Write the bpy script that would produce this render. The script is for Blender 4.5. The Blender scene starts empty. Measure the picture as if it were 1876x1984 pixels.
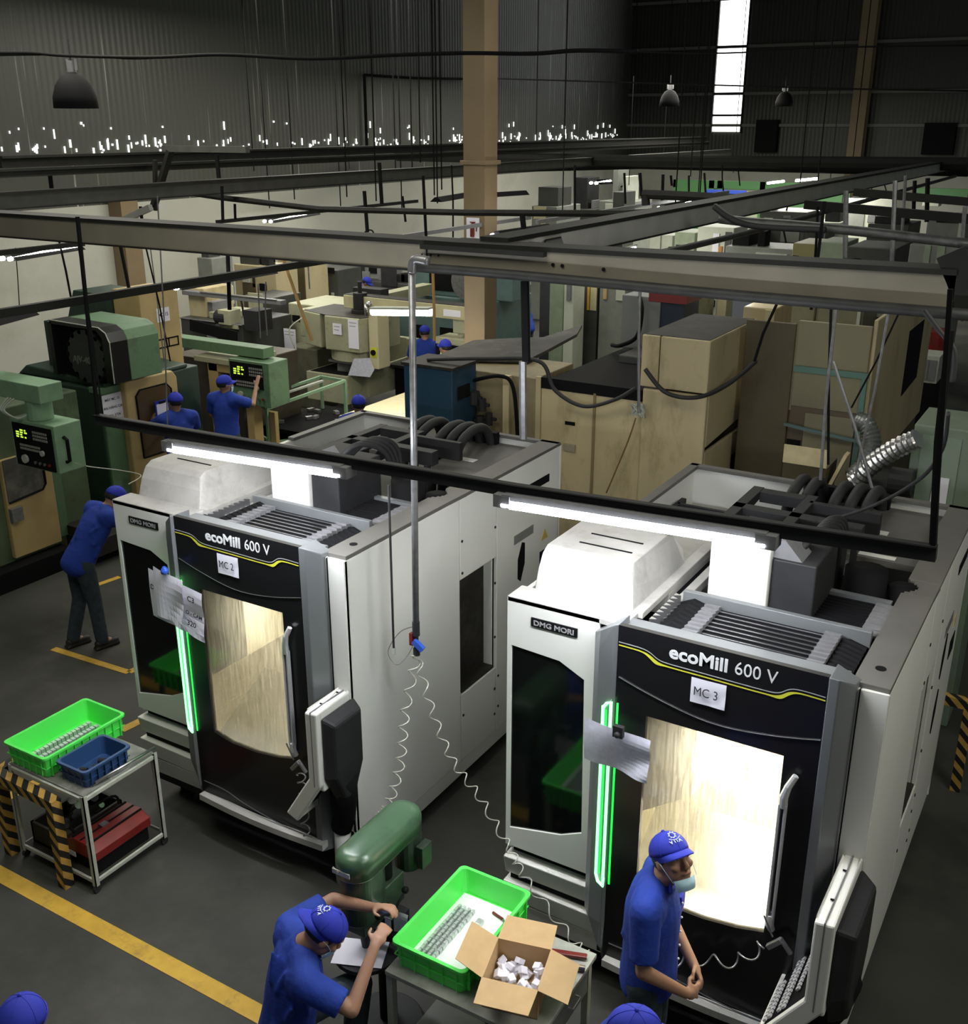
import bpy, bmesh, math, random
from mathutils import Vector, Matrix
random.seed(7)
C = bpy.context.scene.collection
PI = math.pi

# ---------------------------------------------------------------- camera
FPX, CXP, CYP, HC = 2050.0, 938.0, 992.0, 5.3
PITCH = math.atan2(752, FPX); YAW = math.atan2(1312, 2183)
cam = bpy.data.cameras.new('camera'); co = bpy.data.objects.new('camera', cam); C.objects.link(co)
cam.sensor_fit = 'HORIZONTAL'; cam.sensor_width = 36.0; cam.lens = 36.0*FPX/1876; cam.clip_end = 200
co.location = (0, 0, HC); co.rotation_euler = (PI/2-PITCH, 0, YAW)
bpy.context.scene.camera = co
# ---------------------------------------------------------------- world, exposure
w = bpy.data.worlds.new('hall_air'); bpy.context.scene.world = w; w.use_nodes = True
w.node_tree.nodes['Background'].inputs[0].default_value = (0.75, 0.85, 0.8, 1)
w.node_tree.nodes['Background'].inputs[1].default_value = 0.05
vs = bpy.context.scene.view_settings
vs.view_transform = 'Standard'; vs.look = 'None'; vs.gamma = 1; vs.exposure = 1.0; vs.use_curve_mapping = False
def lamp(loc, power, size, col=(1, .97, .85), rot=(0, 0, 0), name='unseen_hall_light', sy=None):
    l = bpy.data.lights.new(name, 'AREA'); l.energy = power; l.color = col; l.size = size
    if sy: l.shape = 'RECTANGLE'; l.size_y = sy
    o = bpy.data.objects.new(name, l); o.location = loc; o.rotation_euler = rot; C.objects.link(o); return o
# unseen lights for the hall's lamps (most above the frame); right-hand fill is added
TUBE = 60.0
lamp((-11, 9, 7.5), 130, 3.0)
lamp((-13, 17, 7.5), 230, 4.0)
lamp((-5, 14, 8.0), 90, 4.0)
lamp((-12, 30, 6.5), 330, 5.0)
lamp((-4.5, 3.0, 8.0), 95, 3.0)
lamp((2.6, 4.5, 6.5), 75, 2.5, rot=(0, .6, 0))  # fill light added to brighten the right milling machine's flank
lamp((-17, 20, 4.6), 60, 2.5, rot=(0, -0.9, 0))

# ---------------------------------------------------------------- helpers
def ray(px, py):
    f = Vector((-math.sin(YAW)*math.cos(PITCH), math.cos(YAW)*math.cos(PITCH), -math.sin(PITCH)))
    r = Vector((math.cos(YAW), math.sin(YAW), 0)); u = r.cross(f)
    return f + r*((px-CXP)/FPX) - u*((py-CYP)/FPX)
O = Vector((0, 0, HC))
def atz(px, py, z): d = ray(px, py); return O + d*((z-HC)/d.z)
def aty(px, py, y): d = ray(px, py); return O + d*(y/d.y)
def atx(px, py, x): d = ray(px, py); return O + d*(x/d.x)
MATS = {}
def mat(name, col, rough=.6, metal=0, var=0.0, scale=6, bump=0.0, emit=None, es=0, spec=.5, dirt=None, dscale=3, coat=0, stretch=None):
    if name in MATS: return MATS[name]
    m = bpy.data.materials.new(name); m.use_nodes = True; nt = m.node_tree; b = nt.nodes['Principled BSDF']
    b.inputs['Base Color'].default_value = (*col, 1); b.inputs['Roughness'].default_value = rough
    b.inputs['Metallic'].default_value = metal; b.inputs['Specular IOR Level'].default_value = spec
    if coat: b.inputs['Coat Weight'].default_value = coat
    tc = nt.nodes.new('ShaderNodeTexCoord'); src = tc.outputs['Object']
    if stretch:
        mp = nt.nodes.new('ShaderNodeMapping'); mp.inputs['Scale'].default_value = stretch
        nt.links.new(src, mp.inputs[0]); src = mp.outputs[0]
    if var or dirt:
        n = nt.nodes.new('ShaderNodeTexNoise'); n.inputs['Scale'].default_value = scale; n.inputs['Detail'].default_value = 6
        nt.links.new(src, n.inputs[0])
        r = nt.nodes.new('ShaderNodeValToRGB')
        lo = [max(0, c*(1-var)) for c in col]; hi = [min(1, c*(1+var)) for c in col]
        r.color_ramp.elements[0].position = .3; r.color_ramp.elements[1].position = .7
        r.color_ramp.elements[0].color = (*lo, 1); r.color_ramp.elements[1].color = (*hi, 1)
        nt.links.new(n.outputs[0], r.inputs[0]); out = r.outputs[0]
        if dirt:
            n2 = nt.nodes.new('ShaderNodeTexNoise'); n2.inputs['Scale'].default_value = dscale; n2.inputs['Detail'].default_value = 9
            n2.inputs['Roughness'].default_value = .7
            nt.links.new(src, n2.inputs[0])
            r2 = nt.nodes.new('ShaderNodeValToRGB'); r2.color_ramp.elements[0].position = .52; r2.color_ramp.elements[1].position = .72
            r2.color_ramp.elements[1].color = (.8, .8, .8, 1)
            nt.links.new(n2.outputs[0], r2.inputs[0])
            mx = nt.nodes.new('ShaderNodeMixRGB'); mx.inputs[2].default_value = (*dirt, 1)
            nt.links.new(r2.outputs[0], mx.inputs[0]); nt.links.new(out, mx.inputs[1]); out = mx.outputs[0]
        nt.links.new(out, b.inputs['Base Color'])
    if bump:
        n = nt.nodes.new('ShaderNodeTexNoise'); n.inputs['Scale'].default_value = scale*2; n.inputs['Detail'].default_value = 4
        nt.links.new(src, n.inputs[0]); bp = nt.nodes.new('ShaderNodeBump'); bp.inputs['Strength'].default_value = bump
        bp.inputs['Distance'].default_value = .02
        nt.links.new(n.outputs[0], bp.inputs['Height']); nt.links.new(bp.outputs[0], b.inputs['Normal'])
    if emit:
        b.inputs['Emission Color'].default_value = (*emit, 1); b.inputs['Emission Strength'].default_value = es
    MATS[name] = m; return m

class MB:
    """collects shapes and links them as ONE mesh object"""
    def __init__(s): s.v = []; s.f = []
    def add(s, vs_, fs):
        n = len(s.v); s.v += [Vector(v) for v in vs_]; s.f += [tuple(i+n for i in f) for f in fs]; return s
    def box(s, a, b):
        x0, y0, z0 = [min(a[i], b[i]) for i in range(3)]; x1, y1, z1 = [max(a[i], b[i]) for i in range(3)]
        return s.add([(x0,y0,z0),(x1,y0,z0),(x1,y1,z0),(x0,y1,z0),(x0,y0,z1),(x1,y0,z1),(x1,y1,z1),(x0,y1,z1)],
                     [(0,3,2,1),(4,5,6,7),(0,1,5,4),(1,2,6,5),(2,3,7,6),(3,0,4,7)])
    def obox(s, c, size, M):
        hx, hy, hz = [d/2 for d in size]; c = Vector(c)
        vs_ = [c + M @ Vector((x*hx, y*hy, z*hz)) for z in (-1, 1) for x, y in ((-1,-1),(1,-1),(1,1),(-1,1))]
        return s.add(vs_, [(0,3,2,1),(4,5,6,7),(0,1,5,4),(1,2,6,5),(2,3,7,6),(3,0,4,7)])
    def prism(s, poly, axis, a, b):
        """poly in the two other axes (order x,y,z without axis), extruded from a to b"""
        n = len(poly)
        def mk(p, t):
            q = list(p); q.insert(axis, t); return tuple(q)
        vs_ = [mk(p, a) for p in poly] + [mk(p, b) for p in poly]
        fs = [tuple(range(n))[::-1], tuple(range(n, 2*n))] + [(i, (i+1) % n, n+(i+1) % n, n+i) for i in range(n)]
        return s.add(vs_, fs)
    def bar(s, p, q, wd, ht=None):
        """rectangular bar from p to q"""
        p = Vector(p); q = Vector(q); d = (q-p); L = d.length; d.normalize(); ht = ht or wd
        up = Vector((0,0,1)) if abs(d.z) < .9 else Vector((0,1,0))
        r = d.cross(up).normalized(); u = r.cross(d)
        M = Matrix((r, d, u)).transposed()
        return s.obox((p+q)/2, (wd, L, ht), M)
    def cyl(s, p, q, r0, r1=None, n=16):
        return s.tube([p, q], [r0, r0 if r1 is None else r1], n)
    def tube(s, pts, r, n=10, caps=True):
        pts = [Vector(p) for p in pts]; m = len(pts)
        if not isinstance(r, (list, tuple)): r = [r]*m
        base = len(s.v); prev = None
        for i, p in enumerate(pts):
            d = (pts[min(i+1, m-1)] - pts[max(i-1, 0)])
            if d.length < 1e-9: d = Vector((0,0,1))
            d.normalize()
            if prev is None:
                up = Vector((0,0,1)) if abs(d.z) < .9 else Vector((1,0,0)); a = d.cross(up).normalized()
            else:
                a = (prev - d*prev.dot(d))
                a = a.normalized() if a.length > 1e-6 else d.orthogonal().normalized()
            prev = a; b = d.cross(a)
            for k in range(n):
                t = 2*PI*k/n; s.v.append(p + (a*math.cos(t) + b*math.sin(t))*r[i])
        for i in range(m-1):
            for k in range(n):
                s.f.append((base+i*n+k, base+i*n+(k+1) % n, base+(i+1)*n+(k+1) % n, base+(i+1)*n+k))
        if caps:
            s.f.append(tuple(base+k for k in range(n))[::-1]); s.f.append(tuple(base+(m-1)*n+k for k in range(n)))
        return s
    def ell(s, c, r, M=None, nu=14, nv=9, z0=-1.0):
        """ellipsoid; z0>-1 keeps only the part above z0 (unit sphere)"""
        c = Vector(c); M = M or Matrix.Identity(3)
        if not isinstance(r, (list, tuple, Vector)): r = (r, r, r)
        t0 = math.asin(max(-1, z0)); rings = []; base = len(s.v)
        for j in range(nv+1):
            t = t0 + (PI/2 - t0)*j/nv
            for k in range(nu):
                a = 2*PI*k/nu
                s.v.append(c + M @ Vector((r[0]*math.cos(t)*math.cos(a), r[1]*math.cos(t)*math.sin(a), r[2]*math.sin(t))))
        for j in range(nv):
            for k in range(nu):
                s.f.append((base+j*nu+k, base+j*nu+(k+1) % nu, base+(j+1)*nu+(k+1) % nu, base+(j+1)*nu+k))
        s.f.append(tuple(base+k for k in range(nu))[::-1]); s.f.append(tuple(base+nv*nu+k for k in range(nu)))
        return s
    def cap(s, p, q, r0, r1, n=12):
        """capsule with tapered radius"""
        s.cyl(p, q, r0, r1, n); s.ell(p, r0, nu=n, nv=6); return s.ell(q, r1, nu=n, nv=6)
    def lathe(s, c, prof, n=20):
        base = len(s.v); c = Vector(c)
        for r, z in prof:
            for k in range(n):
                a = 2*PI*k/n; s.v.append(c + Vector((r*math.cos(a), r*math.sin(a), z)))
        for i in range(len(prof)-1):
            for k in range(n):
                s.f.append((base+i*n+k, base+i*n+(k+1) % n, base+(i+1)*n+(k+1) % n, base+(i+1)*n+k))
        s.f.append(tuple(base+k for k in range(n))[::-1]); s.f.append(tuple(base+(len(prof)-1)*n+k for k in range(n)))
        return s
    def build(s, name, m, parent=None, smooth=False, bevel=0, label=None, remesh=0, solid=0, loc=None):
        me = bpy.data.meshes.new(name); me.from_pydata([tuple(v) for v in s.v], [], s.f)
        bm = bmesh.new(); bm.from_mesh(me); bmesh.ops.remove_doubles(bm, verts=bm.verts, dist=1e-6)
        bmesh.ops.recalc_face_normals(bm, faces=bm.faces); bm.to_mesh(me); bm.free()
        o = bpy.data.objects.new(name, me); C.objects.link(o); me.materials.append(m)
        if parent: o.parent = parent
        if loc: o.location = loc
        if remesh:
            md = o.modifiers.new('r', 'REMESH'); md.mode = 'VOXEL'; md.voxel_size = remesh
            sm = o.modifiers.new('s', 'SMOOTH'); sm.iterations = 4; sm.factor = .5
            dg = bpy.context.evaluated_depsgraph_get(); nm = bpy.data.meshes.new_from_object(o.evaluated_get(dg))
            o.modifiers.clear(); o.data = nm
            if not nm.materials: nm.materials.append(m)
            me = nm; smooth = True
        if bevel:
            md = o.modifiers.new('b', 'BEVEL'); md.width = bevel; md.segments = 3; md.limit_method = 'ANGLE'
            md.segments = 2
        if smooth:
            for p in me.polygons: p.use_smooth = True
        if label: o['label'] = label
        return o

def tag(o, label, cat=None, group=None, kind=None):
    o['label'] = label
    if cat: o['category'] = cat
    if group: o['group'] = group
    if kind: o['kind'] = kind
    return o
def thing(name, label, cat, loc=(0,0,0), rz=0, group=None):
    o = bpy.data.objects.new(name, None); C.objects.link(o); o.empty_display_size = .1
    o.location = loc; o.rotation_euler = (0, 0, rz); tag(o, label, cat, group); return o
def copy_tree(o, loc=None, rz=None, label=None, group=None):
    c = o.copy(); C.objects.link(c)
    if loc is not None: c.location = loc
    if rz is not None: c.rotation_euler = (0, 0, rz)
    if label: c['label'] = label
    if group: c['group'] = group
    def rec(a, b):
        for ch in list(a.children):
            d = ch.copy(); C.objects.link(d); d.parent = b; rec(ch, d)
    rec(o, c); return c
def struct(name, mb, m, label, **k):
    o = mb.build(name, m, **k); o['kind'] = 'structure'; o['label'] = label; return o
def text(s, size, m, parent, loc, rot=(PI/2, 0, 0), bold=0.0, name='lettering', ext=.001, align='LEFT', sx=1.0, shear=0):
    cu = bpy.data.curves.new(name, 'FONT'); cu.body = s; cu.size = size; cu.extrude = ext; cu.offset = bold; cu.align_x = align; cu.shear = shear
    cu.resolution_u = 3
    t = bpy.data.objects.new('tmp', cu); C.objects.link(t)
    dg = bpy.context.evaluated_depsgraph_get(); dg.update(); me = bpy.data.meshes.new_from_object(t.evaluated_get(dg))
    C.objects.unlink(t); bpy.data.objects.remove(t)
    o = bpy.data.objects.new(name, me); C.objects.link(o); me.materials.clear(); me.materials.append(m)
    o.parent = parent; o.location = loc; o.rotation_euler = rot; o.scale = (sx, 1, 1); return o
def arc(c, r, a0, a1, n, ax=(1,0,0), ay=(0,0,1)):
    c = Vector(c); ax = Vector(ax); ay = Vector(ay)
    return [c + ax*(r*math.cos(a0+(a1-a0)*i/n)) + ay*(r*math.sin(a0+(a1-a0)*i/n)) for i in range(n+1)]
def bez(pts, n=8):
    """smooth curve through the points (Catmull-Rom)"""
    P = [Vector(p) for p in pts]; out = []
    for i in range(len(P)-1):
        p0 = P[max(i-1, 0)]; p1 = P[i]; p2 = P[i+1]; p3 = P[min(i+2, len(P)-1)]
        for k in range(n):
            t = k/n
            out.append(.5*((2*p1) + (p2-p0)*t + (2*p0-5*p1+4*p2-p3)*t*t + (3*p1-p0-3*p2+p3)*t**3))
    out.append(P[-1]); return out
def helix(pts, r, turns, n=12):
    """coil wound along a smooth centre line"""
    path = bez(pts, 12); m = int(turns*n); out = []; L = len(path)-1; a = None
    for i in range(m+1):
        t = i/m*L; k = min(int(t), L-1); p = path[k].lerp(path[k+1], t-k); d = (path[k+1]-path[k]).normalized()
        a0 = Vector((0,0,1)) if abs(d.z) < .8 else Vector((1,0,0))
        u = d.cross(a0).normalized(); v = d.cross(u); an = 2*PI*turns*i/m
        out.append(p + (u*math.cos(an) + v*math.sin(an))*r)
    return out

# ---------------------------------------------------------------- materials
WHITE = mat('white_powder_coat', (.74,.74,.70), .45, var=.03, scale=2)
WTOP = mat('oiled_white_top', (.42,.41,.39), .5, var=.12, scale=5, dirt=(.25,.23,.2))
LIPG = mat('grey_lip', (.115,.11,.10), .5, var=.12, scale=4, dirt=(.12,.11,.1))
CREAM = mat('cream_inside', (.80,.74,.55), .5, var=.03)
BLACK = mat('black_gloss', (.008,.008,.009), .28, spec=.4)
BLACKM = mat('black_matt', (.006,.006,.007), .75, spec=.12)
DARKM = mat('dark_steel', (.020,.020,.022), .6, var=.2, spec=.3)
SILVER = mat('silver_paint', (.20,.21,.22), .38, metal=.35, var=.03)
STEEL = mat('steel', (.45,.45,.46), .3, metal=.9, var=.1)
GREYM = mat('grey_bellows', (.16,.16,.17), .6, var=.1, scale=20)
RUBBER = mat('rubber', (.02,.02,.022), .65)
PAPER = mat('paper', (.78,.77,.86), .8)
PAPER2 = mat('plastic_sleeve', (.62,.62,.72), .35, var=.12, scale=25)
INK = mat('ink', (.03,.03,.04), .8)
YELL = mat('yellow_line_paint', (.62,.38,.05), .6, var=.12, scale=8, dirt=(.25,.17,.05), dscale=6)
BLUE = mat('blue_cloth', (.008,.036,.29), .85, var=.15, scale=9, bump=.35)
BLUECAP = mat('blue_cap_cloth', (.012,.024,.36), .8, var=.08, scale=14)
JEANS = mat('dark_jeans', (.025,.038,.048), .9, var=.3, scale=18, bump=.2)
SKIN = mat('skin', (.34,.185,.12), .55, var=.06)
HAIR = mat('black_hair', (.01,.009,.008), .6)
SHOE = mat('black_shoe', (.015,.013,.012), .5)
MASKM = mat('pale_mask', (.45,.68,.80), .7)
BEIGE = mat('oily_beige_paint', (.50,.42,.25), .5, var=.12, scale=1.5, dirt=(.24,.17,.07), dscale=2.2, stretch=(1,1,.4))
BEIGE2 = mat('tan_paint', (.46,.34,.15), .5, var=.1, scale=3)
SAND = mat('sand_grey_paint', (.36,.36,.24), .55, var=.12, scale=3, dirt=(.16,.14,.08))
BROWNG = mat('stained_beige_panel', (.085,.068,.032), .5, var=.25, scale=1.5, dirt=(.045,.032,.016), stretch=(1,1,.4))
GREEN = mat('machine_green', (.11,.20,.11), .45, var=.12, scale=3, dirt=(.05,.07,.05))
DGREEN = mat('dark_green_paint', (.02,.045,.03), .5, var=.15)
LGREEN = mat('pale_green_paint', (.20,.33,.20), .5, var=.1)
DRILLG = mat('drill_green', (.055,.115,.062), .28, var=.1, scale=10, dirt=(.03,.05,.03), dscale=7)
DRILLD = mat('greasy_green', (.022,.04,.025), .4, var=.5, scale=8, dirt=(.06,.07,.05))
TEAL = mat('teal_frame', (.12,.42,.42), .5)
DTEAL = mat('grey_teal', (.10,.16,.16), .55, var=.1)
DBLUE = mat('dark_blue_cabinet', (.012,.045,.085), .5, var=.2, scale=4)
GRIME = mat('oil_grime', (.022,.020,.017), .6, var=.5, scale=4, dirt=(.06,.055,.045), spec=.3)
LIME = mat('lime_plastic', (.10,.86,.12), .4)
BINBLUE = mat('blue_plastic', (.02,.06,.17), .4)
CARD = mat('cardboard', (.50,.34,.17), .8, var=.06, scale=12)
RED = mat('red_paint', (.17,.012,.010), .4, var=.2)
ALU = mat('machined_aluminium', (.62,.65,.66), .3, metal=.6)
BARYEL = mat('barrier_yellow', (.65,.38,.06), .6, var=.15)
FRAMEG = mat('pale_cart_frame', (.42,.44,.38), .5, var=.12, scale=12)
TUBEM = mat('lit_tube', (1,1,1), .5, emit=(.92,.95,1.0), es=TUBE)
TUBEF = mat('lit_far_tube', (1,1,1), .5, emit=(1.0,1.0,.92), es=14)
GREENLED = mat('green_led', (.1,1,.2), .5, emit=(.0,.8,.06), es=.55)
GREENCORE = mat('green_led_core', (.6,1,.6), .5, emit=(.22,1.0,.30), es=1.3)
SCREEN = mat('green_screen', (.3,.5,.05), .5, emit=(.55,.85,.05), es=.6)
BEAMF = mat('beam_face', (.18,.165,.125), .6, var=.12, scale=3)
BEAMD = mat('beam_dark', (.014,.014,.013), .65, var=.2, spec=.25)
PIPEM = mat('galvanised_pipe', (.25,.25,.26), .4, metal=.6, var=.2, scale=20)
CLEARH = mat('clear_hose', (.55,.55,.48), .2, spec=.8)
COLM = mat('tan_column', (.20,.145,.082), .6, var=.1, scale=2)

def loft(mb, secs):
    n = len(secs[0]); b = len(mb.v)
    for s in secs: mb.v += [Vector(p) for p in s]
    for i in range(len(secs)-1):
        for k in range(n): mb.f.append((b+i*n+k, b+i*n+(k+1) % n, b+(i+1)*n+(k+1) % n, b+(i+1)*n+k))
    mb.f.append(tuple(b+k for k in range(n))[::-1]); mb.f.append(tuple(b+(len(secs)-1)*n+k for k in range(n)))
    return mb

# ================================================================ THE HALL
XL, YB, ZM = -18.0, 41.0, 3.77
def concrete():
    m = mat('worn_concrete', (.050,.050,.045), .55, var=.3, scale=1.1, bump=.05, spec=.3, dirt=(.095,.092,.08), dscale=.5); return m
struct('floor', MB().box((-22,-3,-.1),(9,42,0)), concrete(), 'dark worn concrete workshop floor')
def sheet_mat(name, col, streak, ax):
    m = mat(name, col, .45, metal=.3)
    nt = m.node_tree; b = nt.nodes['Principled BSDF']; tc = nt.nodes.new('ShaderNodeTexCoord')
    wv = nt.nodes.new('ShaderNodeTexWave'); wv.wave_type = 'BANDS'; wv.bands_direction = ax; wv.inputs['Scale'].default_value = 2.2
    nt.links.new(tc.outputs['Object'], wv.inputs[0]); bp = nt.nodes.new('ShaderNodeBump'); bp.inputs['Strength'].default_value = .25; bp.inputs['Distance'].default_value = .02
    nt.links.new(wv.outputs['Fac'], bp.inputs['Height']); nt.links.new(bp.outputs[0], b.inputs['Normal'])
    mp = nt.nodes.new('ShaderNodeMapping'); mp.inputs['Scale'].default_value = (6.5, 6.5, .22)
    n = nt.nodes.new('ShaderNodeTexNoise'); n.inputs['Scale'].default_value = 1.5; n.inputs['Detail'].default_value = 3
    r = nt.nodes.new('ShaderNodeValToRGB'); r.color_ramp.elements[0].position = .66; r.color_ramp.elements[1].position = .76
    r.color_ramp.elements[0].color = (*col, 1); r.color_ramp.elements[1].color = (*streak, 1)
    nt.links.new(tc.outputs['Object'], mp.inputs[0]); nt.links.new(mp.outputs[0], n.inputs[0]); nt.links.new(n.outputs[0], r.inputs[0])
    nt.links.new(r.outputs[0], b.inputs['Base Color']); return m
SHEETL = sheet_mat('grey_wall_sheet', (.085,.087,.076), (.42,.42,.38), 'Y')  # pale streaks paint light leaks and rib glints into the sheet colour
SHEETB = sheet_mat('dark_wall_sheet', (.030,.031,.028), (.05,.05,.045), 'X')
MASON = mat('painted_masonry', (.45,.45,.395), .8, var=.06, scale=.8, dirt=(.36,.35,.29), dscale=.6)
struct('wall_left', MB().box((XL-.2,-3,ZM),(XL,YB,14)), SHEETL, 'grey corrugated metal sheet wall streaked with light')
struct('wall_left', MB().box((XL-.25,-3,0),(XL+.03,YB,ZM)), MASON, 'pale painted masonry wall under the metal sheets')
struct('wall_back', MB().box((XL,YB,ZM),(9,YB+.2,14)), SHEETB, 'dark corrugated metal end wall')
struct('wall_back', MB().box((XL,YB-.03,0),(9,YB+.2,ZM)), MASON, 'pale painted masonry foot of the end wall')
# daylight leaking through the overlap of the wall sheets
gap = MB()
for i in range(260):
    y = random.uniform(8.5, 40); z = 4.82 + random.gauss(0, .07) + (0 if random.random() < .9 else .35)
    h = random.uniform(.04, .20) if random.random() < .6 else .04
    gap.box((XL+.005, y, z), (XL+.03, y+random.uniform(.012, .035), z+h))
for i in range(40):
    y = random.uniform(22, 34); gap.box((XL+.005, y, 4.62), (XL+.03, y+.05, 4.72))
o = gap.build('daylight_gap', mat('daylight', (.8,.8,.8), emit=(.95,1,.95), es=.75)); o['kind'] = 'structure'; o['label'] = 'slits of daylight between the wall sheets'
# end wall: girts, skylight strip, far columns
g = MB()
for z in (11.2, 9.55, 7.95, 6.35, 5.25): g.box((XL, YB-.14, z-.05), (9, YB, z+.05))
struct('trim_1', g, mat('girt_metal', (.11,.11,.10), .5), 'thin horizontal girts across the dark end wall')
a = aty(1390, 255, YB-.16); b = aty(1450, 0, YB-.16); xw0 = aty(1390,130,YB).x; xw1 = aty(1446,130,YB).x
SKY = mat('daylight_panel', (1,1,1), emit=(.97,1,.98), es=2.0)
win = struct('window_1', MB().box((xw0-.05, YB-.17, a.z-.05), (xw0, YB-.02, 13)).box((xw1, YB-.17, a.z-.05), (xw1+.05, YB-.02, 13)), DARKM, 'tall narrow translucent daylight strip in the end wall')
MB().box((xw0, YB-.06, a.z), (xw1, YB-.04, 13)).build('daylight_panel', SKY, win)
gb = MB()
for z in (11.2, 9.55, 7.95, 6.35, 5.6): gb.box((xw0, YB-.16, z-.04), (xw1, YB-.08, z+.04))
gb.build('glazing_bar', DARKM, win)
def hcolumn(x, y, w_, h, mt, label, name='trim_2'):
    t = .03
    m = MB().box((x-w_/2,y-w_/2,0),(x+w_/2,y-w_/2+t,h)).box((x-w_/2,y+w_/2-t,0),(x+w_/2,y+w_/2,h)).box((x-t/2,y-w_/2,0),(x+t/2,y+w_/2,h))
    return struct(name, m, mt, label)
c0 = aty(932, 600, 14.5)
m = MB().box((c0.x-.19,14.3,0),(c0.x+.19,14.68,14))
for z in (4.72,): m.box((c0.x-.23,14.26,z),(c0.x+.23,14.72,z+.06))
struct('trim_2', m, COLM, 'tall tan steel column in the middle of the hall', bevel=.01)
s = MB().box((c0.x-.12,14.27,3.62),(c0.x+.10,14.295,3.95))
fe = s.build('safety_sign', PAPER); tag(fe, 'white fire extinguisher sign on the tan middle column', 'sign')
q = MB().tube([(0,0,.0),(0,0,.17)], .035, 10).tube([(0,0,.17),(0,0,.21)],[.02,.012],8).bar((-.04,0,.215),(.05,0,.215),.015)
q.tube(bez([(.02,0,.2),(.07,0,.17),(.07,0,.08)],5), .008, 6)
q.v = [v + Vector((c0.x-.01,14.262,3.67)) for v in q.v]
q.build('extinguisher_pictogram', RED, fe)
cr = aty(1668, 200, YB-.5)
hcolumn(cr.x, YB-.45, .5, 14, COLM, 'tan steel column against the dark end wall', 'trim_3')
cl = atx(250, 480, XL+.25)
struct('trim_4', MB().box((XL+.03,cl.y-.22,0),(XL+.4,cl.y+.22,4.1)), COLM, 'tan steel column against the left wall')
# yellow floor lines
struct('trim_5', MB().box((-9.5,3.66,0),(-3.2,3.79,.004)), YELL, 'long yellow floor line in the foreground')
def fl(p, q, nm, lb, w_=.08):
    a = atz(*p, 0); b = atz(*q, 0); a.z = b.z = .002
    struct(nm, MB().bar(a, b, w_, .004), YELL, lb)
fl((103,1257),(250,1303),'trim_6','yellow floor line in front of the leaning worker')
fl((250,1303),(275,1290),'trim_7','short return of the yellow floor line by the machine', .08)
fl((150,1147),(232,1118),'trim_8','yellow floor line behind the leaning worker')
fl((0,1553),(110,1495),'trim_9','yellow floor line passing behind the tool cart', .1)
fl((235,1415),(330,1370),'trim_10','yellow floor line under the milling machine', .1)

# ================================================================ MILLING MACHINES
def glass_mat(name, streak, fog):
    m = bpy.data.materials.new(name); m.use_nodes = True; nt = m.node_tree
    for n in list(nt.nodes): nt.nodes.remove(n)
    out = nt.nodes.new('ShaderNodeOutputMaterial'); mx = nt.nodes.new('ShaderNodeMixShader'); tr = nt.nodes.new('ShaderNodeBsdfTransparent')
    tl = nt.nodes.new('ShaderNodeBsdfTranslucent'); tl.inputs[0].default_value = (.8,.78,.7,1)
    gl = nt.nodes.new('ShaderNodeBsdfGlossy'); gl.inputs['Roughness'].default_value = .06; m2 = nt.nodes.new('ShaderNodeMixShader'); m2.inputs[0].default_value = .05
    tc = nt.nodes.new('ShaderNodeTexCoord'); mp = nt.nodes.new('ShaderNodeMapping'); mp.inputs['Scale'].default_value = (22, 22, 1.6)
    n = nt.nodes.new('ShaderNodeTexNoise'); n.inputs['Scale'].default_value = 3; n.inputs['Detail'].default_value = 8
    r = nt.nodes.new('ShaderNodeMapRange'); r.inputs[1].default_value = .35; r.inputs[2].default_value = .75; r.inputs[3].default_value = fog; r.inputs[4].default_value = streak
    nt.links.new(tc.outputs['Object'], mp.inputs[0]); nt.links.new(mp.outputs[0], n.inputs[0]); nt.links.new(n.outputs[0], r.inputs[0])
    nt.links.new(r.outputs[0], mx.inputs[0]); nt.links.new(tr.outputs[0], mx.inputs[1]); nt.links.new(tl.outputs[0], mx.inputs[2])
    nt.links.new(mx.outputs[0], m2.inputs[1]); nt.links.new(gl.outputs[0], m2.inputs[2]); nt.links.new(m2.outputs[0], out.inputs[0]); return m
WGLASS = glass_mat('wet_door_glass', .34, .08)
SMOKE = mat('smoked_glass', (.004,.005,.005), .08, spec=.5)

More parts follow.
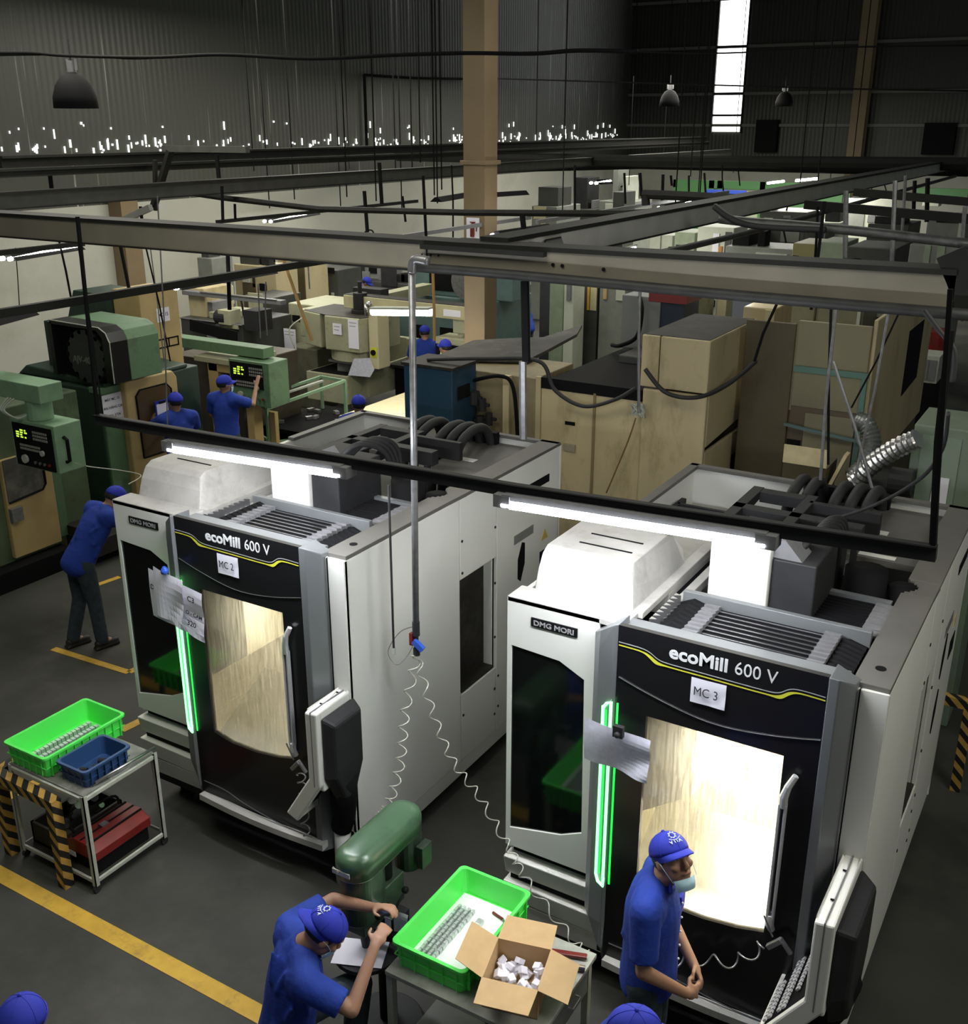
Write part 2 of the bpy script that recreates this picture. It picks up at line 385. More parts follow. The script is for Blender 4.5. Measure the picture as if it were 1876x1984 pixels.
def milling_machine(x0, y0, label, n, power, L, pz):
    t = thing('milling_machine', label, 'milling machine', (x0, y0, 0))
    K = dict(parent=t)
    # ---- outer shell
    sh = MB()
    sh.box((2.175,.0,.28),(2.21,1.415,2.60)).box((2.175,1.425,1.93),(2.21,1.985,2.60)).box((2.175,1.425,.28),(2.21,1.985,.90))
    sh.box((2.175,1.995,.28),(2.21,3.12,2.60))
    sh.box((2.175,.0,.13),(2.20,3.12,.27))
    sh.box((2.02,.0,.46),(2.21,.035,2.60))
    sh.box((0,.03,.80),(.035,3.12,2.60)).box((0,3.09,.15),(2.21,3.12,2.60))
    sh.build('side_panels', WHITE, bevel=.006, **K)
    MB().box((2.15,.02,.2),(2.174,1.42,2.55)).box((2.15,1.99,.2),(2.174,3.1,2.55)).box((2.15,1.42,.2),(2.174,1.99,.9)).box((2.15,1.42,1.93),(2.174,1.99,2.55)).build('seam_backing', BLACKM, **K)
    # niche in the right flank
    ni = MB().box((1.93,1.43,.91),(1.95,1.98,1.92)).box((1.95,1.43,.905),(2.174,1.45,1.92)).box((1.95,1.96,.905),(2.174,1.98,1.92)).box((1.95,1.43,1.9),(2.174,1.98,1.92))
    ni.build('niche', WHITE, **K)
    MB().box((1.95,1.45,.905),(2.2,1.96,.925)).build('niche_tray', GRIME, **K)
    f = MB().cyl((2.06,1.55,.93),(2.06,1.55,1.12),.035).cyl((2.06,1.55,1.12),(2.06,1.55,1.2),.02).cyl((2.06,1.5,1.14),(2.06,1.66,1.14),.018).ell((2.02,1.52,1.7),.03)
    f.build('air_fittings', STEEL, smooth=True, **K)
    sc = MB()
    for y, zs in ((1.45,(2.25,1.98,.7)),(1.96,(2.2,1.7,1.2,.7,.45)),(2.02,(.8,.5))):
        for z in zs: sc.cyl((2.209,y,z),(2.216,y,z),.012,n=8)
    sc.build('screws', DARKM, **K)
    MB().box((2.209,2.28,1.93),(2.214,2.62,2.01)).build('vent_grille', mat('grille_grey', (.2,.2,.2), .5), **K)
    bd = MB().box((2.209,2.5,2.33),(2.216,2.9,2.40)).build('maker_badge', BLACKM, **K)
    wt = MB().prism([(2.78,1.80),(2.90,1.80),(2.84,1.90)], 0, 2.209, 2.213).build('warning_triangle', mat('warn_yellow', (.6,.45,.1), .5), **K)
    MB().box((2.16,2.75,1.55),(2.215,2.97,1.7)).build('side_recess', BLACKM, **K)
    for z in (1.3, 1.75):
        MB().prism([(2.35,z-.16),(2.40,z-.2),(2.47,z-.05),(2.47,z+.14),(2.42,z+.16),(2.35,z+.02)],0,2.209,2.214).build('side_opening', BLACKM, **K)
    # ---- top lips
    lip = MB().box((2.02,.02,2.60),(2.21,1.28,2.63)).box((2.02,1.52,2.60),(2.21,3.12,2.63)).box((2.10,1.28,2.60),(2.21,1.52,2.63))
    for k in range(8):
        a = PI/2+PI*k/8; r = .12
        y1 = 1.40+r*math.cos(PI*k/8); 
        lip.box((2.10-.08*(1-math.sin(PI*(k+.5)/8)), 1.28+.24*k/8, 2.60),(2.105, 1.28+.24*(k+1)/8, 2.63))
    lip.box((0,2.0,2.60),(.07,3.12,2.63)).box((0,3.06,2.60),(2.21,3.12,2.63))
    lip.build('top_lip', LIPG, bevel=.004, **K)
    MB().cyl((2.12,.22,2.629),(2.12,.22,2.633),.028,n=20).build('lifting_hole', BLACKM, **K)
    MB().box((1.42,1.95,2.50),(2.02,3.06,2.55)).box((1.25,2.5,2.50),(1.42,3.06,2.55)).build('rear_cover', LIPG, bevel=.004, **K)
    MB().box((1.50,2.42,2.552),(1.72,2.50,2.556)).box((1.62,1.97,2.552),(1.86,2.03,2.556)).build('white_plate', WHITE, **K)
    MB().box((1.48,1.22,1.6),(1.98,1.26,2.55)).build('inner_panel', WHITE, bevel=.004, **K)
    MB().tube(bez([(1.58,1.18,2.0),(1.58,1.18,2.42),(1.52,1.2,2.5)],6),.018,8).build('inner_hose', RUBBER, smooth=True, **K)
    # base and feet
    MB().box((.15,.12,.10),(2.05,3.0,.30)).build('machine_base', BLACKM, **K)
    for fx in (.2, 2.0):
        for fy in (.25, 2.9): MB().cyl((fx,fy,0),(fx,fy,.04),.07).cyl((fx,fy,.04),(fx,fy,.12),.025).build('levelling_foot', DARKM, **K)
    MB().box((.05,.05,.16),(.62,2.9,.42)).build('chip_tray', GRIME, **K)
    # ---- front left panel with smoked window
    fp = MB()
    W = [(.03,2.31),(.36,2.29),(.40,2.27),(.525,2.21),(.545,1.13),(.40,1.06),(.03,.98)]
    def strip(poly): fp.prism(poly, 1, 0, .03)
    strip([(0,2.63),(.61,2.63),(.61,2.21),(.525,2.21),(.40,2.27),(.36,2.29),(.03,2.31),(0,2.31)])
    strip([(.525,2.21),(.61,2.21),(.61,1.13),(.545,1.13)])
    strip([(0,.98),(.03,.98),(.40,1.06),(.545,1.13),(.61,1.13),(.61,.84),(0,.84)])
    strip([(0,2.31),(.03,2.31),(.03,.98),(0,.98)])
    fp.build('front_panel', WHITE, bevel=.012, **K)
    MB().prism(W, 1, .012, .03).build('smoked_window', SMOKE, **K)
    MB().box((.03,.1,.84),(.6,.55,.98)).build('window_sill_tray', CREAM, **K)
    MB().box((0,.0,2.60),(.77,.18,2.635)).build('top_plate', WTOP, bevel=.004, **K)
    bdg = MB().box((.165,-.008,2.475),(.475,.002,2.535)).build('maker_badge', BLACK, bevel=.004, **K)
    tx = text('DMG MORI', .046, mat('badge_grey', (.30,.30,.31), .4), bdg, (.32,-.010,2.489), bold=.0012, align='CENTER', sx=1.18)
    # ---- two white drawers below
    for z0, z1, k in ((.63,.765,0),(.42,.57,1)):
        d = MB(); d.prism([(-.03,z1),(.10,z1),(.10,z0),(-.0,z0-.01)],0,0,.66)
        d.v = [Vector((v.x, v.y+.0, v.z-(.02 if k else 0)*v.x)) for v in d.v]
        d.build('front_drawer', WHITE, bevel=.008, **K)
    MB().box((.03,.06,.765),(.60,.12,.84)).box((.03,.02,.57),(.62,.1,.63)).build('drawer_recess', BLACKM, **K)
    MB().prism([(0,.40),(.10,.40),(.10,.24),(.0,.27)],0,.05,.75).build('lower_apron', WTOP, bevel=.005, **K)
    # ---- silver columns
    def cl_(z, k=1.0, dx=0): return [(.60+dx,.03,z),(.60+dx,-.03*k,z),(.66+dx*.7,-.10*k,z),(.765,-.145*k,z+.02),(.785,-.12*k,z+.02),(.785,.03,z)]
    loft(MB(), [cl_(.30,.7,.165), cl_(.42,.9,.09), cl_(.62), cl_(2.50), [(.60,.03,2.56),(.60,-.03,2.56),(.66,-.09,2.61),(.765,-.14,2.69),(.785,-.12,2.69),(.785,.03,2.69)]]).build('silver_column', SILVER, bevel=.004, **K)
    def cr_(z, dz=0): return [(1.935,.05,z),(1.935,-.13,z),(1.99,-.13,z),(2.05,-.03,z-dz),(2.065,.05,z-dz)]
    loft(MB(), [cr_(.30), cr_(.5), cr_(2.55), cr_(2.69,.06)]).build('silver_column', SILVER, bevel=.006, **K)
    MB().box((2.066,-.01,.46),(2.072,.03,2.6)).build('door_seal', BLACKM, **K)
    # ---- door
    D = MB(); y1, y2 = -.125, -.09
    D.prism([(.785,2.69),(1.935,2.69),(1.935,2.17),(.785,2.17)],1,y1,y2)
    D.prism([(.785,2.17),(.975,2.17),(.975,.985),(.785,.985)],1,y1,y2)
    D.prism([(1.755,2.17),(1.935,2.17),(1.935,1.01),(1.755,1.01)],1,y1,y2)
    D.prism([(.785,.985),(.975,.985),(1.15,.945),(1.4,.945),(1.6,.97),(1.755,1.01),(1.935,1.01),(1.935,.38),(.785,.38)],1,y1,y2)
    door = D.build('sliding_door', BLACK, **K)
    MB().prism([(.975,2.17),(1.755,2.17),(1.755,1.01),(1.6,.97),(1.4,.945),(1.15,.945),(.975,.985)],1,-.108,-.102).build('door_glass', WGLASS, door)
    gl_ = [(.80,-.129,2.37),(1.0,-.129,2.31),(1.25,-.129,2.255),(1.45,-.129,2.245),(1.70,-.129,2.275),(1.93,-.129,2.325)]
    MB().tube(bez(gl_,5),.0022,5).build('styling_line', STEEL, door)
    def swoosh(dz, th, y, m, k):
        top = bez([(.79,0,2.592-dz),(.92,0,2.588-dz),(.975,0,2.575-dz),(1.03,0,2.545-dz),(1.10,0,2.536-dz),(1.3,0,2.533-dz),(1.60,0,2.528-dz),(1.69,0,2.535-dz),(1.75,0,2.572-dz),(1.81,0,2.582-dz),(1.93,0,2.578-dz)],6)
        pl = []
        for i, p in enumerate(top):
            tt = th*(1+2.2*math.exp(-((p.x-1.0)/.045)**2)+2.2*math.exp(-((p.x-1.72)/.045)**2)) if k else th
            pl.append((p, tt))
        mbq = MB(); nb = len(pl)
        mbq.v = [Vector((p.x, y, p.z)) for p, _ in pl] + [Vector((p.x, y, p.z-t_)) for p, t_ in pl]
        mbq.f = [(i, i+1, nb+i+1, nb+i) for i in range(nb-1)]
        mbq.v += [v+Vector((0,.004,0)) for v in mbq.v]; mbq.f += [tuple(i+2*nb for i in f[::-1]) for f in mbq.f]
        mbq.build('door_stripe', m, door)
    swoosh(.0, .006, -.1285, mat('stripe_grey', (.42,.43,.44), .4), 0); swoosh(.018, .008, -.129, mat('stripe_yellow', (.62,.62,.05), .5), 1)
    LET = mat('lettering_white', (.62,.63,.64), .4)
    text('ecoMill', .108, LET, door, (1.085,-.1265,2.572), bold=.003, sx=1.06)
    text('600 V', .108, LET, door, (1.45,-.1265,2.575), sx=.90)
    # ---- handle
    hx = 1.80
    hp = [(hx+.02,-.19,2.05),(hx+.01,-.19,2.0),(hx-.02,-.165,1.9)] 
    h = MB().box((hx-.035,-.17,1.15),(hx-.022,-.135,1.9)).box((hx-.005,-.17,1.15),(hx+.008,-.135,1.9))
    h.tube([(hx-.014,-.15,1.88),(hx-.012,-.16,1.95),(hx+.005,-.165,2.02),(hx+.035,-.15,2.09)],[.024,.024,.02,.018],8)
    h.tube([(hx-.014,-.15,1.17),(hx-.014,-.15,1.10),(hx,-.14,1.06)],[.024,.026,.02],8)
    h.build('door_handle', mat('handle_alu', (.55,.56,.57), .35, metal=.3), door, bevel=.003)
    # ---- bottom strips
    b = MB()
    for i in range(8):
        u0, u1 = i/8, (i+1)/8; f_ = lambda u: (.80+1.22*u, -.14-.03*math.sin(PI*u), .37)
        a1, a2 = f_(u0), f_(u1); b.bar(a1, a2, .07, .05)
    b.build('lower_strip', WTOP, **K)
    MB().tube(bez([(.82,-.13,.50),(1.05,-.14,.50),(1.25,-.15,.46),(1.6,-.15,.41),(1.9,-.14,.40)],5),.004,6).build('lower_trim_line', STEEL, door)
    MB().box((.72,-.08,.36),(.90,-.03,2.6)).box((1.84,-.08,.36),(2.0,-.03,2.6)).box((.9,-.08,2.3),(1.84,-.03,2.6)).box((.9,-.08,.36),(1.84,-.03,.72)).build('door_frame_core', BLACKM, **K)
    # ---- green status lights
    led = MB()
    for x, y in ((.715,-.135),(.770,-.152)): led.tube([(x,y,.99),(x,y,2.16)],.010,8)
    led.tube([(.715,-.135,.99),(.735,-.147,.95),(.770,-.152,.93),(.772,-.152,.99)],.010,8)
    led.tube([(.715,-.135,2.15),(.74,-.147,2.19),(.770,-.152,2.21),(.770,-.152,2.15)],.010,8)
    ld = led.build('status_light', GREENCORE, **K)
    MB().box((.795,-.130,.94),(.806,-.122,2.2)).box((.725,-.135,1.0),(.76,-.128,2.14)).build('status_light_edge', GREENLED, ld)
    # ---- working chamber, lit inside
    ch = MB().box((.80,.62,.5),(1.95,.65,2.3)).box((.80,-.02,.5),(.83,.62,2.3)).box((1.93,-.02,.5),(1.95,.62,2.3)).box((.80,-.02,2.27),(1.95,.62,2.3))
    ch.build('work_chamber', CREAM, **K)
    MB().box((.83,-.02,.72),(1.93,.62,.80)).prism([(.0,.8),(.62,.8),(.62,1.15)],0,.83,1.93).build('chamber_floor', mat('wet_steel', (.62,.61,.56), .25, metal=.5, var=.15, scale=9), **K)
    MB().box((.84,.05,1.62),(1.22,.6,2.27)).prism([(.84,1.62),(1.22,1.62),(.84,1.35)],1,.05,.6).build('spindle_guard', CREAM, **K)
    MB().cyl((1.42,.35,1.75),(1.42,.35,2.27),.09).cyl((1.42,.35,1.66),(1.42,.35,1.75),.05).build('spindle', mat('spindle_steel', (.35,.35,.35), .25, metal=.8), smooth=True, **K)
    MB().cyl((1.86,.1,1.0),(1.86,.1,2.15),.018).build('chamber_lamp', mat('chamber_tube%d' % n, (1,1,1), emit=(1,.98,.86), es=power*.3), **K)
    l = bpy.data.lights.new('chamber_light', 'AREA'); l.shape = 'RECTANGLE'; l.size = .5; l.size_y = .3; l.energy = power; l.color = (1,.95,.80)
    lo = bpy.data.objects.new('chamber_light', l); C.objects.link(lo); lo.parent = t; lo.location = (1.5,.30,2.25)
    # ---- hood
    X0, X1 = .09, .74
    prof = [(.17,2.62),(.22,2.76),(.27,2.84),(.33,2.875),(.85,2.875),(.95,2.84),(1.02,2.74),(1.02,2.62)]
    hb = MB(); base = len(hb.v)
    hb.prism(prof, 0, X0, X1-.0)
    for v in hb.v:
        if v.x > X1-.01 and v.z > 2.8: v.x -= .07
        elif v.x > X1-.01 and v.z > 2.7: v.x -= .02
    hood = hb.build('roof_hood', WTOP, bevel=.01, **K)
    for yy in (.45,.62): MB().box((.25,yy,2.874),(.60,yy+.012,2.880)).build('hood_slot', BLACKM, hood)
    MB().box((.04,.6,2.45),(.80,1.9,2.60)).box((.72,.18,2.60),(.80,1.5,2.64)).box((.84,.25,2.52),(.90,1.7,2.58)).build('roof_rail', WTOP, bevel=.005, **K)
    MB().box((.80,.2,2.50),(.84,1.7,2.56)).build('rail_gap', BLACKM, **K)
    # ---- louvred telescopic cover behind the door top
    lv = MB().box((.77,-.10,2.60),(2.0,.10,2.64)).box((.90,.56,2.56),(2.0,.60,2.66))
    lv.build('cover_frame', SILVER, bevel=.004, **K)
    MB().box((.86,.10,2.48),(2.0,.56,2.53)).build('cover_floor', BLACKM, **K)
    fins = MB(); edge = MB()
    for i in range(8):
        y = .13+.054*i
        fins.box((1.12,y,2.53),(1.90,y+.030,2.60)); edge.box((1.12,y-.003,2.598),(1.90,y+.004,2.604))
        fins.tube([(.90,y+.04,2.56),(.98,y+.03,2.60),(1.06,y+.015,2.59),(1.12,y+.01,2.58)],[.03,.032,.028,.02],6)
        fins.tube([(1.82,y+.015,2.58),(1.90,y-.01,2.60),(2.00,y-.035,2.59)],[.02,.022,.018],6)
        edge.prism([(.86,y),(.90,y+.02),(.86,y+.04)],2,2.55,2.64)
    fins.build('cover_slats', BLACKM, **K); edge.build('slat_edges', STEEL, **K)
    for x in (1.06,1.76):
        gb_ = MB()
        for i in range(8): gb_.prism([(.11+.054*i,2.60),(.155+.054*i,2.60),(.155+.054*i,2.625),(.11+.054*i,2.635)],0,x,x+.09)
        gb_.build('cover_band', GREYM, **K)
    # ---- square bellows
    bl = MB()
    for i in range(10): bl.prism([(.66+.043*i,2.50),(.668+.043*i,2.61),(.684+.043*i,2.61),(.692+.043*i,2.50)],0,1.60,1.95)
    bl.box((1.56,.64,2.40),(1.99,1.10,2.51)); bl.build('bellows', BLACKM, **K)
    for x in (1.53,1.92):
        q = MB()
        for i in range(11): q.box((x,.62+.043*i,2.48),(x+.10,.655+.043*i,2.615-.004*(i%2)))
        q.box((x+.004,.62,2.44),(x+.096,1.09,2.60)); q.build('bellows_band', GREYM, **K)
    MB().box((1.55,1.10,2.5),(2.0,1.15,2.62)).build('bellows_end', SILVER, **K)
    # ---- z head
    MB().box((1.02,.64,2.30),(1.38,.85,2.99)).build('spindle_head', WHITE, bevel=.015, **K)
    hk = MB().box((1.385,.68,2.1),(1.64,1.2,2.93)).box((1.02,.85,2.1),(1.385,1.4,2.9)); hk.build('head_housing', DARKM, bevel=.01, **K)
    MB().prism([(1.38,2.93),(1.55,2.93),(1.44,3.05),(1.38,3.02)],1,.70,.9).build('head_bracket', GREYM, **K)
    hs = MB()
    for k in range(4): hs.tube(bez([(1.5,.85+.05*k,2.95),(1.58,1.0+.06*k,3.05),(1.62,1.3+.05*k,2.9),(1.6,1.5,2.4)],6),.022,8)
    hs.build('head_hose', RUBBER, smooth=True, **K)
    # ---- cable chain carrier at the rear
    cc = MB()
    cc.prism([(1.35,2.55),(1.75,2.80),(2.35,2.84),(2.42,2.90),(1.72,2.90),(1.25,2.6)],0,.60,.68)
    cc.prism([(1.35,2.55),(1.75,2.80),(2.35,2.84),(2.42,2.90),(1.72,2.90),(1.25,2.6)],0,1.0,1.08)
    cc.box((.60,1.9,2.78),(1.5,2.0,2.90)).box((1.05,2.25,2.74),(1.55,2.30,2.90)).box((.68,2.3,2.82),(1.0,2.4,2.9))
    cc.box((1.2,1.8,2.3),(1.24,1.84,2.8)).box((1.45,1.85,2.3),(1.49,1.9,2.8))
    for v_ in cc.v: v_.z -= .14; v_.x += .14
    cc.build('chain_carrier', DARKM, bevel=.004, **K)
    rl = MB().box((.1,2.55,2.42),(1.2,2.58,2.46)).box((.1,2.25,2.42),(1.1,2.28,2.46)).box((.08,2.2,2.42),(.12,2.7,2.46)); rl.build('rear_rails', DARKM, **K)
    for k in range(5):
        x = 1.02+.11*k if k < 2 else 1.22+.115*(k-1)
        MB().tube(bez([(x,3.0,2.2),(x,2.98,2.55),(x-.01,2.88,2.72),(x-.02,2.66,2.74),(x-.03,2.46,2.60),(x-.03,2.36,2.1)],7),.042,10).build('cable_hose', RUBBER, smooth=True, **K)
    MB().box((1.0,2.98,2.3),(1.62,3.04,2.66)).box((1.0,2.7,2.40),(1.6,2.98,2.45)).build('hose_bracket', BLACKM, **K)
    MB().cyl((1.80,1.32,2.0),(1.80,1.32,2.72),.13).cyl((2.02,1.40,2.2),(2.02,1.40,2.62),.09).build('dark_canister', BLACKM, smooth=True, **K)
    MB().box((.1,.7,.9),(.8,1.9,2.2)).box((.1,1.9,.7),(.9,3.0,1.6)).box((.9,1.3,.9),(2.1,3.0,1.95)).build('inner_body', GRIME, **K)
    # ---- control console on its post
    X = 2.10
    def sec(y): return [(X,y,pz),(X+.10,y,pz+.01),(X+.10,y,1.06),(X-.13,y,.70),(X-.23,y,.74),(X,y,1.10)]
    ya = pz_y[n]; yb = ya+L
    fr = MB(); loft(fr, [sec(ya), sec(ya+.045)]); loft(fr, [sec(yb-.045), sec(yb)])
    loft(fr, [sec(ya+.045)[0:1]+sec(ya+.045)[1:2]+[(X+.10,ya+.045,pz-.07),(X,ya+.045,pz-.07)], sec(yb-.045)[0:1]+sec(yb-.045)[1:2]+[(X+.10,yb-.045,pz-.07),(X,yb-.045,pz-.07)]])
    fr.box((X-.22,ya+.04,.70),(X-.13,yb-.04,.78)).box((X+.05,ya+.04,1.0),(X+.10,yb-.04,pz-.06))
    con = fr.build('control_console', WHITE, t, bevel=.012)
    MB().box((X+.01,ya+.05,1.12),(X+.05,yb-.05,pz-.07)).build('screen', SMOKE, con)
    kb = MB(); kb.prism([(X+.02,1.11),(X+.06,1.09),(X-.14,.74),(X-.20,.775)],1,ya+.05,yb-.05); kb.build('keyboard', BLACKM, con)
    ky = MB(); kd = Vector((-.22,0,-.335)).normalized(); nm_ = Vector((-.83,0,.55)).normalized(); Mk = Matrix((kd, Vector((0,1,0)), nm_)).transposed()
    for i in range(9):
        for j in range(int((L-.14)/.03)):
            if (i in (0,1,3,6)) or (i < 3 and j < 3) or (i > 6 and j > 9): continue
            c = Vector((X+.00, ya+.075+.03*j, 1.085)) + kd*(.02+.04*i); ky.obox(c+nm_*.012, (.024,.022,.012), Mk)
    ky.build('keys', mat('key_grey', (.5,.5,.52), .5), con)
    hs_ = MB().prism([(ya+.04,pz-.04),(yb-.02,pz-.04),(yb-.02,1.1),(yb-.14,.85),(ya+.16,.85),(ya+.04,1.1)],0,X+.10,X+.20)
    for v in hs_.v:
        if v.x > X+.15: v.y = (v.y-(ya+yb)/2)*.8+(ya+yb)/2; v.z = (v.z-1.25)*.85+1.25
    ym = (ya+yb)/2
    hs_.build('console_back', DARKM, con, bevel=.02)
    arm = MB().tube([(X+.13,ym,1.05),(X+.08,ym+.05,.80),(X+.02,ym+.12,.60),(X-.02,ym+.14,.48)],[.10,.095,.085,.08],14)
    arm.build('console_arm', BLACKM, con, smooth=True)
    MB().tube([(X-.02,ym+.14,.0),(X-.02,ym+.14,.48)],.065,14).build('console_post', WHITE, con, smooth=True)
    sk = MB()
    for fr_ in (.3,.72): sk.box((X+.03,ya+L*fr_,pz+.009),(X+.05,ya+L*fr_+.008,pz+.016))
    MB().box((X+.048,ya-.002,1.05),(X+.054,yb,pz+.014)).build('console_seam', GREYM, con); sk.build('console_screw', BLACKM, con)
    # number sheet
    sx0 = 1.145
    return t, door
pz_y = {2: -.36, 3: -.60}
M2X, M2Y, M3X, M3Y = -6.30, 5.02, -2.87, 5.05
m2, door2 = milling_machine(M2X, M2Y, 'white and black milling machine marked MC 2 on its door', 2, 5, .42, 1.62)
m3, door3 = milling_machine(M3X, M3Y, 'white and black milling machine marked MC 3 behind the standing worker', 3, 16, .62, 1.60)

def sheet(x0, y0, z0, x1, z1, m=PAPER, wav=.006, tilt=(0,0), nx=10, nz=8):
    """sheet of paper roughly facing -y with a slight curl; corner (x0,z1) top left"""
    v = []; 
    for j in range(nz+1):
        for i in range(nx+1):
            u, w_ = i/nx, j/nz
            v.append((x0+(x1-x0)*u + tilt[0]*w_, y0 - wav*(math.sin(5*u+3*w_)+1.2*math.sin(9*w_*u)) - .004, z1-(z1-z0)*w_ + tilt[1]*u))
    f = [(j*(nx+1)+i, j*(nx+1)+i+1, (j+1)*(nx+1)+i+1, (j+1)*(nx+1)+i) for j in range(nz) for i in range(nx)]
    n = len(v); v += [(a, b+.0015, c) for a, b, c in v]; f += [tuple(k+n for k in q[::-1]) for q in f]
    return MB().add(v, f)
# number sheets taped to the doors
for X_, Y_, s_, lx in ((M2X, M2Y, 'MC 2', 1.19), (M3X, M3Y, 'MC 3', 1.225)):
    t = thing('number_sheet', {'MC 2':'white paper sheet printed MC 2, taped to the door of the left milling machine','MC 3':'white sheet printed MC 3 above the worker, taped to the right machine door'}[s_], 'paper sheet', (X_+lx, Y_-.130, 2.345), group=None)
    sheet(0, 0, 0, .195, .150, wav=.001).build('paper', PAPER, t)
    text(s_, .076, INK, t, (.016,-.0105,.050), ext=.0004, sx=.82)
# clipped job sheets
t = thing('job_sheet', 'creased white job papers clipped over the green light of machine MC 2', 'paper sheet', (M2X+.56, M2Y-.19, 1.86))
sheet(-.02,0,.02,.50,.40, PAPER, .006, (0,-.09)).build('backing_sheet', PAPER, t)
sheet(.06,-.02,.05,.34,.44, PAPER2, .008, (-.03,-.06)).build('front_sheet', PAPER, t)
for s_, x, z, sz in (('C3',.37,.27,.06),('DO',.0,.28,.055),('O - CAM',.345,.165,.042),('320',.345,.075,.06)):
    text(s_, sz, INK, t, (x,-.022,z-.03), rot=(PI/2, math.radians(8), 0), bold=.001, ext=.0003)
MB().tube([(.19,-.05,.42),(.21,-.05,.47)],.018,8).ell((.20,-.045,.44),.028).build('blue_clip', mat('clip_blue', (.03,.10,.5), .3), t, smooth=True)
t = thing('job_sheet', 'crumpled plastic-covered job sheet clipped over the green light of machine MC 3', 'paper sheet', (M3X+.635, M3Y-.19, 1.82))
sheet(0,0,.0,.40,.27, PAPER2, .009, (0,-.03), 18, 12).build('sleeve', PAPER2, t)
MB().box((.19,-.05,.23),(.25,-.02,.30)).ell((.22,-.05,.25),.02).build('grey_clip', DARKM, t)
# ---------------------------------------------------------------- lamp rail with its two lit tubes
YR = 4.7
pA, pB = aty(190,812,YR), aty(1815,1072,YR)
pm = aty(1000,950,YR)
t = thing('lamp_rail', 'long dark steel rail hanging across both milling machines', 'lamp rail', pA)
MB().bar(pA-pA, pm-pA, .045, .07).bar(pm-pA, pB-pA, .045, .07).build('rail', DARKM, t)
MB().bar(pA-pA+Vector((0,-.03,.03)), pm-pA+Vector((0,-.03,.03)), .02, .012).bar(pm-pA+Vector((0,-.03,.03)), pB-pA+Vector((0,-.03,.03)), .02, .012).build('rail_flange', BLACKM, t)
# hangers
for px, py, tx, ty in ((190,812,150,420),(1808,1066,1842,560)):
    a = aty(px,py,YR); b = aty(tx,ty,YR+.0)
    MB().bar(a-pA, b-pA, .02, .02).build('hanger', BLACKM, t)
def tube_lamp(p, q, label, on=True):
    p = Vector(p); q = Vector(q); t = thing('tube_lamp', label, 'tube lamp', p, group=None); d = q-p; n = d.normalized(); s = n.cross(Vector((0,0,1)))
    MB().bar((0,0,.045), d+Vector((0,0,.045)), .09, .03).build('fixture_body', GREYM, t)
    for k in (-1,1):
        MB().tube([s*.034*k, d+s*.034*k], .019, 10).build('tube', TUBEM if on else GREYM, t, smooth=True)
    for e in (Vector((0,0,0)), d): MB().obox(e+Vector((0,0,.02)), (.10,.10,.07), Matrix.Rotation(math.atan2(d.y,d.x),3,'Z')).build('end_cap', GREYM, t)
    return t
tube_lamp(aty(335,868,YR-.03), aty(668,918,YR-.03), 'shorter-looking lit tube lamp on the left, over the left milling machine')
tube_lamp(aty(980,974,YR-.03), aty(1488,1052,YR-.03), 'lit tube lamp right of the air pipe, over the right milling machine')

